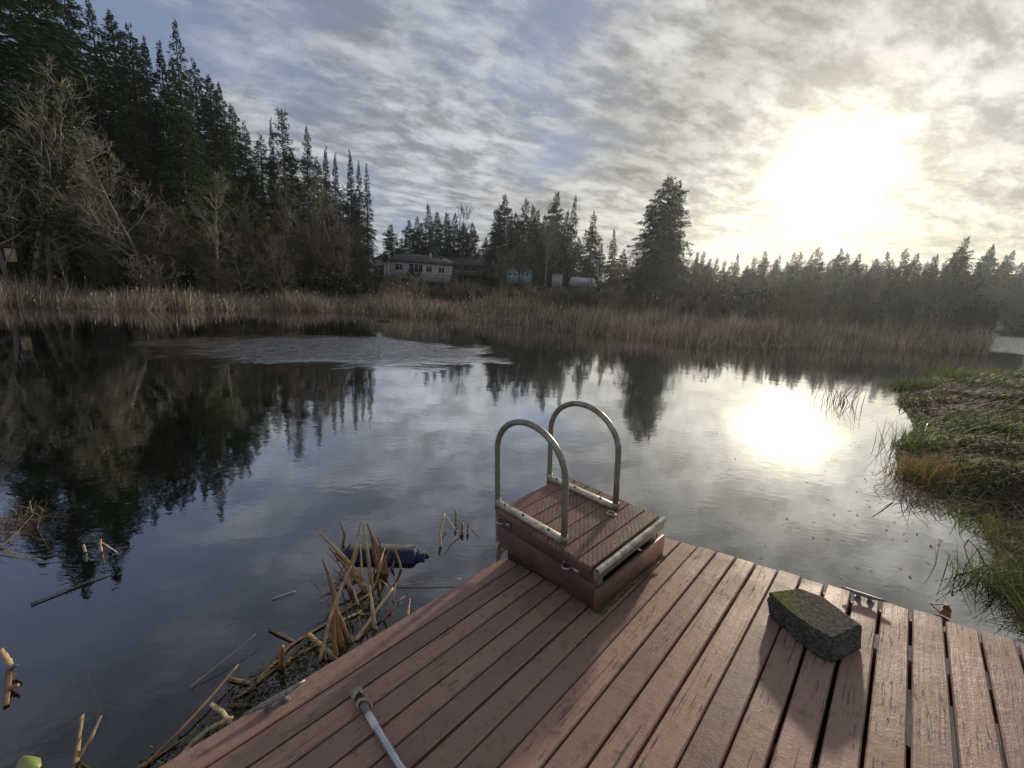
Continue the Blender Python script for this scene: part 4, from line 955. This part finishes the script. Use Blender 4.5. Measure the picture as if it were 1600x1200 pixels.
# ------------------------------------------------------------------ things lying on the dock
def concrete_block():
    bm = bmesh.new(); top = [(.017, 2.687), (.123, 2.916), (-.078, 3.085), (-.203, 3.098), (-.346, 2.935), (-.325, 2.905), (-.205, 2.80), (-.07, 2.705)]
    cx, cy = np.mean(top, 0); n = len(top)
    vb = [bm.verts.new((x - cx, y - cy, .0)) for x, y in top]; vt = [bm.verts.new((x - cx, y - cy, .148)) for x, y in top]
    bm.faces.new(vt); bm.faces.new(vb[::-1])
    for i in range(n): bm.faces.new((vb[i], vb[(i + 1) % n], vt[(i + 1) % n], vt[i]))
    bmesh.ops.bevel(bm, geom=bm.edges[:], offset=.006, segments=2, affect='EDGES')
    bmesh.ops.triangulate(bm, faces=bm.faces[:])
    for _ in range(4): bmesh.ops.subdivide_edges(bm, edges=[e for e in bm.edges if e.calc_length() > .022], cuts=1, use_grid_fill=True)
    from mathutils import noise
    for v in bm.verts:
        side = 1 if v.co.z < .142 else .22
        front = max(0., min(1., (.02 - (v.co.y + .9 * v.co.x)) / .1)) if v.co.z < .143 else 0
        nz = noise.noise(v.co * 22) * .0055 + noise.noise(v.co * 60) * .003; q = Vector((v.co.x, v.co.y, 0)); q.normalize()
        v.co += q * nz * (.5 + 1.6 * front) * side; v.co.z += (noise.noise(v.co * 45) * .0018 if v.co.z > .02 else 0)
        if v.co.z < .002: v.co.z = .0012
    me = bpy.data.meshes.new('concrete_block'); bm.to_mesh(me); bm.free(); me.materials.append(M['concrete'])
    for p in me.polygons: p.use_smooth = True
    o = bpy.data.objects.new('concrete_block', me); COL.objects.link(o); o.matrix_world = DM @ Matrix.Translation((cx, cy, .0015))
    tag(o, 'dark concrete retaining wall block with yellow-green moss on its top', 'block')
concrete_block()
def pole():
    a = np.array([-1.84, .885, 0.]); e = np.array([-.10, .69, 0.]); L = np.linalg.norm(e - a); u = (e - a) / L
    Mx = DM @ frame([u, [-u[1], u[0], 0], [0, 0, 1]], [a[0], a[1], .0225])
    t = thing('boat_pole', 'silver metal pole with a rope-bound black tip lying across the planks', 'pole', M=Mx)
    sh = MB().tube([(.10, 0, 0), (.30, 0, 0), (.8, 0, 0), (L, 0, 0)], .0170, 18).build('shaft', M['pole'], t, True)
    MB().tube([(.185, 0, 0), (.285, 0, 0)], .01745, 18).build('sticker', M['sticker'], sh, True)
    MB().tube([(.025, 0, .0), (.05, 0, .0), (.112, 0, 0)], [.012, .021, .0195], 14).build('ferrule', M['black'], t, True)
    r = MB(); g = np.random.default_rng(4)
    for c in (.035, .10, .088): r.tube([(c + .004 * math.sin(2 * q), .0235 * math.cos(q), .0235 * math.sin(q) * .9) for q in np.linspace(0, 6.3, 20)], .0042, 6)
    for k in range(4):
        q0 = g.uniform(0, 6.28); r.tube([(.03 + .012 * g.normal() + .02 * s, .030 * math.cos(q0 + s * 3) * (1 - .2 * s), .008 + .024 * abs(math.sin(q0 + s * 3))) for s in np.linspace(0, 1, 8)], .0046, 6)
    r.tube([(.03, .02, .0), (.06, .034, .004), (.10, .036, -.004), (.13, .04, -.014), (.15, .028, -.017)], .0042, 6)
    for k in range(9):
        d_ = np.array([-.6 + g.normal(0, .5), g.normal(0, .8), abs(g.normal(0, .5))]); d_ /= np.linalg.norm(d_); p0 = np.array([.022, g.normal(0, .008), .006]); r.tube([p0, p0 + d_ * .02, p0 + d_ * .036 + [0, 0, -.006]], [.004, .0035, .001], 5)
    r.build('rope', M['rope'], t, True)
pole()
def deck_litter():
    g = np.random.default_rng(12); n = 130; P = []; D = []
    x = g.uniform(-2.1, 1.6, n); y = g.uniform(.3, 3.5, n); a = g.uniform(0, 6.28, n)
    P = np.stack([x, y, np.full(n, .0045)], 1) @ DA + np.array(DO); Dd = np.stack([np.cos(a), np.sin(a), np.zeros(n)], 1) @ DA
    V, F = kites(P, Dd, g.uniform(.008, .03, n), g.uniform(.002, .004, n), np.tile(DA[2], (n, 1))); tag(mesh_np('needle_litter', V, [F], M['straw_brown']), kind='stuff')
deck_litter()

# ------------------------------------------------------------------ in the water beside the dock
def fender():
    c = water_pt(597, 868); ex = water_pt(646, 870) - water_pt(548, 868); u = ex / np.linalg.norm(ex); v = np.cross([0, 0, 1.], u)
    t = thing('boat_fender', 'navy blue inflatable boat fender with a faded top floating beside the dock', 'fender', M=frame([u, v, [0, 0, 1]], [c[0], c[1], -.02]))
    R0, L = .118, .26; P = [(-L, .045)] ; a = np.linspace(0, math.pi / 2, 7)
    xs = [-L - .055 * math.cos(q) for q in a] + [L + .055 * math.sin(q) for q in a]; rs = [.07 + (R0 - .07) * math.sin(q) for q in a] + [.07 + (R0 - .07) * math.cos(q) for q in a]
    MB().tube([(x, 0, 0) for x in xs], rs, 28).build('body', M['buoy'], t, True)
    for s in (-1, 1):
        o = MB().tube([(s * (L + .05), 0, 0), (s * (L + .075), 0, 0), (s * (L + .085), 0, 0), (s * (L + .12), 0, 0), (s * (L + .125), 0, 0)], [.078, .078, .062, .074, .06], 18).build('end_cap', M['buoy'], t, True)
        q = np.linspace(0, 2 * math.pi, 17); MB().tube([(s * (L + .135) + .028 * math.cos(e), 0, .045 * math.sin(e) - .01) for e in q], .011, 8, False).build('eye', M['buoy'], o, True)
fender()

def off(px, py, dz, ref):            # a point seen at px,py, dz metres nearer or farther along the line of sight than the depth of ref
    dep = (np.asarray(ref) - EYE) @ AF + dz; d = ray(px, py); return EYE + d * dep / (d @ AF)
def bl(parent_org, pts, wid, m, parent, name='blade', dz=0., curve=0):
    """a reed leaf given by its foot in the water (first point) and the places it passes, with depth offsets"""
    foot = water_pt(pts[0][0], pts[0][1], -.06); P = [foot]
    for k, q in enumerate(pts[1:]): P.append(off(q[0], q[1], q[2] if len(q) > 2 else dz, foot))
    P = np.array(P); wid *= 1.22; n = 4 * (len(P) - 1) + 1; s = np.linspace(0, len(P) - 1, n); i = np.minimum(s.astype(int), len(P) - 2); Q = P[i] + (P[i + 1] - P[i]) * (s - i)[:, None]
    u = np.linspace(0, 1, n); wv = wid * (1 - .8 * u ** 2.2)
    b = MB().blade(Q - np.array(parent_org), wv, fold=.22); return b.build(name, m, parent)
def c8(*l): return [(380 + q[0] / 3.53, 760 + q[1] / 3.53, *q[2:]) for q in l]
def broken_reeds():
    org = water_pt(590, 1000)
    t = thing('reed_clump', 'clump of broken dry cattail leaves standing in the water beside the dock', 'reeds', org)
    sp_, st, sb, so_ = M['straw_pale'], M['straw'], M['straw_brown'], M['straw_orange']
    L = [([(585, 600), (600, 430, .0), (655, 172, .05)], .030, st), ([(716, 612), (690, 400, 0), (655, 172, .0)], .028, st), ([(690, 560), (560, 395, .05), (404, 240, .1)], .036, st), ([(720, 640), (600, 480, .05), (470, 335, .1)], .034, so_),
         ([(790, 525), (745, 350, .05), (682, 205, .1)], .044, sb), ([(770, 520), (730, 400, .05), (700, 260, .1)], .036, sb), ([(800, 520), (775, 400, 0), (742, 280, .0)], .032, sb), ([(880, 500), (860, 410, 0), (825, 320, .0)], .020, st),
         ([(548, 930), (500, 600, .05), (470, 480, .07), (434, 395, .1)], .034, sb), ([(592, 912), (545, 760, 0), (490, 615, .03)], .042, sb), ([(560, 935), (520, 780, .0), (508, 640, .02)], .04, so_), ([(408, 1022), (480, 720, .03), (560, 510, .06), (600, 435, .1)], .022, st),
         ([(735, 832), (712, 680, 0), (698, 543, .05)], .026, sp_), ([(662, 600), (655, 480, 0), (646, 320, .05)], .022, sp_), ([(543, 362), (560, 262, 0), (532, 196, .0)], .024, sb), ([(545, 256), (620, 262, -.05), (692, 262, -.05)], .026, sp_),
         ([(720, 545), (760, 450, .05), (815, 332, .1)], .016, st), ([(595, 905), (602, 860, 0), (600, 818, .0)], .024, sp_), ([(520, 1000), (500, 850, 0), (498, 640, .02)], .03, so_), ([(812, 500), (822, 450, 0), (832, 412, 0)], .03, sb)]
    for pts, w_, m in L: bl(org, c8(*pts), w_, m, t)
    g = np.random.default_rng(21)
    for k in range(34):
        f = (g.uniform(500, 840), g.uniform(480, 900)); f = (f[0] - max(0, f[1] - 700) * .55, f[1]); dx_, dy_ = g.normal(0, 75), -g.uniform(50, 230)
        if k % 4 == 0: dy_ = -g.uniform(0, 60); dx_ = g.normal(0, 150)
        bl(org, c8(f, (f[0] + dx_ * .5, f[1] + dy_ * .6, g.normal(0, .04)), (f[0] + dx_ * 1.1, f[1] + dy_, g.normal(0, .08))), g.uniform(.008, .020), (sp_, st, sb, sb)[k % 4], t)
broken_reeds()
def lying(name, lab, pts, w_, m, z=.01, group=None, cat='reed stalk', c=c8, thick=.22):
    P = np.array([water_pt(q[0], q[1], z + (q[2] if len(q) > 2 else 0)) for q in c(*pts)]); org = P[0].copy()
    n = 5 * (len(P) - 1) + 1; s = np.linspace(0, len(P) - 1, n); i = np.minimum(s.astype(int), len(P) - 2); Q = P[i] + (P[i + 1] - P[i]) * (s - i)[:, None] - org
    w_ *= .62; b = MB().tube(Q, w_ * .5 * (1 - .35 * np.linspace(0, 1, n)) * (1 + rng.normal(0, .10, n)), 7, squash=thick); o = b.build(name, m); o.location = org; return tag(o, lab, cat, group)
def c3(*l): return [(q[0] / 2.6075, 740 + q[1] / 2.6075, *q[2:]) for q in l]
GW = 'dry stalks afloat in the clump'
lying('reed_stalk', 'long pale stalk propped on the clump, pointing at the dock edge', [(622, 848), (720, 700, .05), (828, 558, .10)], .05, M['straw_pale'])
lying('reed_stalk', 'thin brown stalk lying on the water toward the ladder', [(838, 548), (1020, 525, .02), (1200, 508, .03)], .022, M['straw_brown'])
lying('reed_stalk', 'longest floating stalk running under the clump from the lower reeds', [(40, 1110), (250, 880), (480, 740), (700, 590)], .055, M['straw_brown'])
lying('reed_stalk', 'stalk lying alongside the dock edge below the clump', [(0, 1140), (200, 985), (400, 875), (520, 825)], .04, M['straw_brown'])
lying('reed_stalk', 'short bent leaf folded on the water next to the mossy raft', [(360, 812, .02), (440, 880, .05), (520, 950)], .05, M['straw'])
lying('reed_stalk', 'leaf sloping from the folded leaf down to the water', [(230, 985), (300, 890), (362, 815, .03)], .04, M['straw_brown'])
lying('reed_stub', 'upright orange reed stub with a rotten collar in the mossy raft', [(208, 1000, .0), (212, 950, .09), (216, 882, .20)], .06, M['straw_orange'], thick=1., cat='reed stub')
lying('reed_stalk', 'flat stalk piece resting near the dock edge under the thin brown stalk', [(902, 722), (918, 620)], .045, M['straw_brown'])
lying('reed_stalk', 'short grey stalk adrift left of the orange stub', [(142, 785), (285, 858)], .04, M['straw_brown'])
lying('reed_stalk', 'pale chip of stalk floating inside the clump', [(545, 740), (655, 685)], .05, M['straw_pale'])
lying('reed_stalk', 'thin pale stalk lying out in the open water left of the clump', [(160, 618), (290, 575)], .018, M['straw'])
lying('reed_stalk', 'rust-red reed cane slanting from the bottom of the picture toward the mossy raft', [(585, 1195), (720, 1060, .02), (850, 920, .03), (970, 778, .05)], .030, M['straw_orange'], c=c3, thick=.8)
lying('reed_stalk', 'pale torn leaf lying against the dock edge at the bottom', [(700, 1195), (790, 1090, .03), (855, 1035, .07), (950, 992, .09)], .05, M['straw_pale'], c=c3)
lying('reed_stalk', 'curled pale leaf tips poking up beside the torn leaf at the dock edge', [(940, 1020), (905, 970, .05), (857, 938, .10)], .05, M['straw_pale'], c=c3)
lying('reed_stalk', 'thin hair-like stem beside the rust-red cane', [(560, 1198), (690, 1120), (800, 1040, .02)], .014, M['straw'], c=c3)
lying('reed_stalk', 'thin long stem arching over the water above the rust-red cane', [(775, 868), (900, 770, .03), (1043, 652, .06)], .012, M['straw'], c=c3)
lying('reed_stalk', 'wide grey stalk half sunk beyond the rust-red cane', [(845, 742, -.03), (1040, 745, -.03)], .05, M['straw_brown'], c=c3)
lying('reed_stalk', 'short stalk crossing the raft near the dock edge, upper one', [(930, 835), (1045, 860)], .05, M['straw_brown'], c=c3)
lying('reed_stalk', 'short stalk tucked against the dock edge, lowest of the raft', [(945, 943), (1030, 943)], .04, M['straw_brown'], c=c3)
lying('reed_stalk', 'stalk leaning across the raft beside the silver cleat', [(950, 915), (1043, 868)], .045, M['straw_brown'], c=c3)
lying('reed_stub', 'split pale reed stub standing alone near the bottom edge', [(310, 1180), (322, 1080, .12), (335, 985, .26)], .05, M['straw'], c=c3, cat='reed stub')
lying('reed_stalk', 'jointed reed leaning on the split pale stub', [(315, 1165), (370, 1080, .1), (412, 985, .16)], .03, M['straw'], c=c3, thick=.8)
lying('reed_stalk', 'sunken end of the jointed reed showing through the water', [(410, 980, -.02), (380, 900, -.1), (355, 820, -.2)], .04, M['straw'], c=c3)
lying('reed_stalk', 'long flat olive leaf adrift in the open water', [(125, 532), (280, 470), (448, 408)], .045, M['log'], c=c3)
lying('reed_stub', 'tiny cut reed stub in open water, the left one of two', [(347, 318), (340, 290, .07)], .035, M['straw_pale'], c=c3, thick=1., cat='reed stub')
lying('reed_stub', 'broken reed stub with a bent pale leaf in open water', [(412, 318), (408, 290, .06), (410, 268, .10)], .04, M['straw'], c=c3, thick=1., cat='reed stub')
lying('reed_stalk', 'pale bent leaf of the broken stub in open water', [(415, 280, .07), (480, 322)], .022, M['straw_pale'], c=c3)
lying('reed_stalk', 'bent brown reed at the picture edge, upper piece', [(45, 780, .02), (20, 740, .08), (2, 715, .12)], .05, M['straw'], c=c3)
lying('reed_stalk', 'bent brown reed at the picture edge, dark lower piece', [(22, 945), (38, 800, .03), (70, 780, .06)], .05, M['straw_brown'], c=c3)
lying('reed_stub', 'small orange cut stub by the bent brown reed', [(36, 878), (72, 862, .03)], .05, M['straw_orange'], c=c3, thick=1., cat='reed stub')
lying('reed_stalk', 'pale arching reed leaf in front of the edge tussock', [(0, 300), (70, 240, .1), (135, 165, .22)], .05, M['straw_pale'], c=c3)
lying('reed_stalk', 'lower pale reed leaf in front of the edge tussock', [(0, 325), (60, 300, .04), (110, 262, .1)], .03, M['straw'], c=c3)
lying('reed_stalk', 'thin twig sticking out of the edge tussock', [(130, 160, .2), (120, 110, .26)], .02, M['straw_brown'], c=c3)
for pts, w_, m, lab, nm in [([(1088, 330), (1083, 260, .1), (1108, 150, .22)], .05, 'straw', 'folded pale leaf of the small broken group left of the ladder', 'reed_stalk'), ([(1195, 272), (1150, 210, .1), (1110, 150, .22)], .024, 'straw_pale', 'slanting straw joined to the folded pale leaf left of the ladder', 'reed_stalk'),
                            ([(1172, 222), (1173, 135, .13)], .05, 'straw_brown', 'straight brown stub farthest out left of the ladder', 'reed_stub'), ([(1206, 262), (1210, 198, .09)], .06, 'straw_brown', 'thick brown stub in the middle of the three left of the ladder', 'reed_stub'),
                            ([(1238, 258), (1241, 196, .09)], .04, 'straw_brown', 'slim brown stub nearest the ladder', 'reed_stub'), ([(1258, 228), (1310, 284)], .012, 'straw', 'hair-thin stem floating beside the slim brown stub', 'reed_stalk'), ([(1116, 250), (1098, 182, .10)], .03, 'straw_pale', 'small pale split stub under the folded leaf left of the ladder', 'reed_stub')]:
    lying(nm, lab, pts, w_, M[m], thick=.8, cat='reed stub' if 'stub' in nm else 'reed stalk')
def raft(px, py, n, spread, lab):
    p = water_pt(px, py, .0); g = rng; k = np.clip(g.normal(0, 1, (n, 3)), -1.6, 1.6) * spread; V, F = kites(np.stack([k[:, 0], k[:, 1], np.abs(k[:, 2])], 1), g.normal(0, 1, (n, 3)) * [1, 1, .5], g.uniform(.015, .05, n), g.uniform(.004, .012, n))
    ang = math.atan2(*( (water_pt(500, 1040) - water_pt(420, 1090))[[1, 0]] )); o = mesh_np('moss_raft', V, [F], M['moss']); o.location = p; o.rotation_euler = (0, 0, ang); tag(o, lab, 'moss')
M['moss'] = leafy('water_moss', [(0, (.03, .035, .012)), (.6, (.085, .10, .03)), (1, (.20, .20, .08))], .8)
raft(458, 1045, 750, np.array([.20, .085, .02]), 'green and brown moss raft against the dock edge by the silver cleat')
raft(565, 950, 220, np.array([.08, .06, .015]), 'small moss patch between the stalks of the broken clump')
raft(330, 1150, 420, np.array([.16, .07, .02]), 'dark moss and root mat at the bottom of the dock edge')
def green_leaf():
    P = [water_pt(q[0] / 2.6075, 740 + q[1] / 2.6075, .012) for q in ((60, 1215), (70, 1175), (95, 1148), (130, 1150), (165, 1158), (170, 1185), (150, 1215))]
    c = np.mean(P, 0); b = MB(); n = len(P); V = [c - c + [0, 0, .03]] + [p - c for p in P] + [c - c + [0, 0, .022]] + [p - c - [0, 0, .006] for p in P]
    b._add(V, [(0, 1 + (i + 1) % n, 1 + i) for i in range(n)] + [(n + 1, n + 2 + i, n + 2 + (i + 1) % n) for i in range(n)] + [(1 + i, 1 + (i + 1) % n, n + 2 + (i + 1) % n, n + 2 + i) for i in range(n)]); o = b.build('floating_leaf', M['leaf'], None, True); o.location = c
    tag(o, 'broad yellow-green leaf floating at the very bottom edge', 'leaf')
green_leaf()
def c1(*l): return [(1150 + q[0] / 3.529, 860 + q[1] / 3.529, *q[2:]) for q in l]
lying('dead_leaf', 'curled orange dead leaf standing in the water past the dark cleat', [(1150, 360), (1165, 330, .04), (1160, 300, .09)], .11, M['leaf_orange'], c=c1, cat='leaf')
lying('twig', 'short dark twig lying beside the curled orange leaf', [(1130, 350), (1100, 320, .02), (1072, 295, .07), (1150, 298, .09)], .018, M['straw_brown'], c=c1, thick=1., cat='twig')
def c7b(*l): return [(1340 + q[0] / 3., 560 + q[1] / 3., *q[2:]) for q in l]
lying('reed_stalk', 'dark reed bent into an open triangle in the water before the near bank', [(595, 960), (560, 890, .2), (520, 850, .3), (500, 880, .15), (530, 980)], .02, M['straw_brown'], c=c7b, thick=.8)
lying('reed_stalk', 'black stalk lying flat under the bent triangle reed', [(475, 1010), (560, 985), (600, 962)], .03, M['log'], c=c7b)
lying('reed_stalk', 'orange stalk poking from the bank edge beside the bent triangle reed', [(635, 975), (680, 950, .08), (725, 925, .16)], .03, M['straw_orange'], c=c7b)
lying('twig', 'dark branching twig in the water at the corner of the near bank', [(640, 1040), (690, 1090, .05), (715, 1150, .02)], .02, M['straw_brown'], c=c7b, thick=1., cat='twig')
lying('reed_stalk', 'dark blade slanting from the rusty tussock out over the water', [(165, 670), (110, 700, .02), (75, 715, .03)], .03, M['straw_brown'], c=c7b)
lying('reed_stalk', 'long olive blade rising over the green tussock at the bank bend', [(240, 410, .1), (190, 350, .3), (140, 300, .5)], .05, M['log'], c=c7b)
lying('reed_stalk', 'second rust blade standing beside the long olive one', [(290, 400, .1), (310, 350, .3), (328, 305, .42)], .05, M['straw_brown'], c=c7b)

# ------------------------------------------------------------------ haze volume over the pond, also imitating lens flare on the far trees
def haze():
    m = bpy.data.materials.new('haze'); m.use_nodes = True; t = NT(m.node_tree); t.n.clear()
    out = t.add('ShaderNodeOutputMaterial'); v = t.add('ShaderNodeVolumePrincipled')
    v.inputs['Color'].default_value = (.82, .92, 1, 1); v.inputs['Density'].default_value = .0004; v.inputs['Anisotropy'].default_value = .66
    t.l.new(v.outputs[0], out.inputs['Volume'])
    o = MB().box((-1600, -1600, -2.2), (1600, 1600, 46)).build('haze', m); tag(o, kind='stuff')
haze()
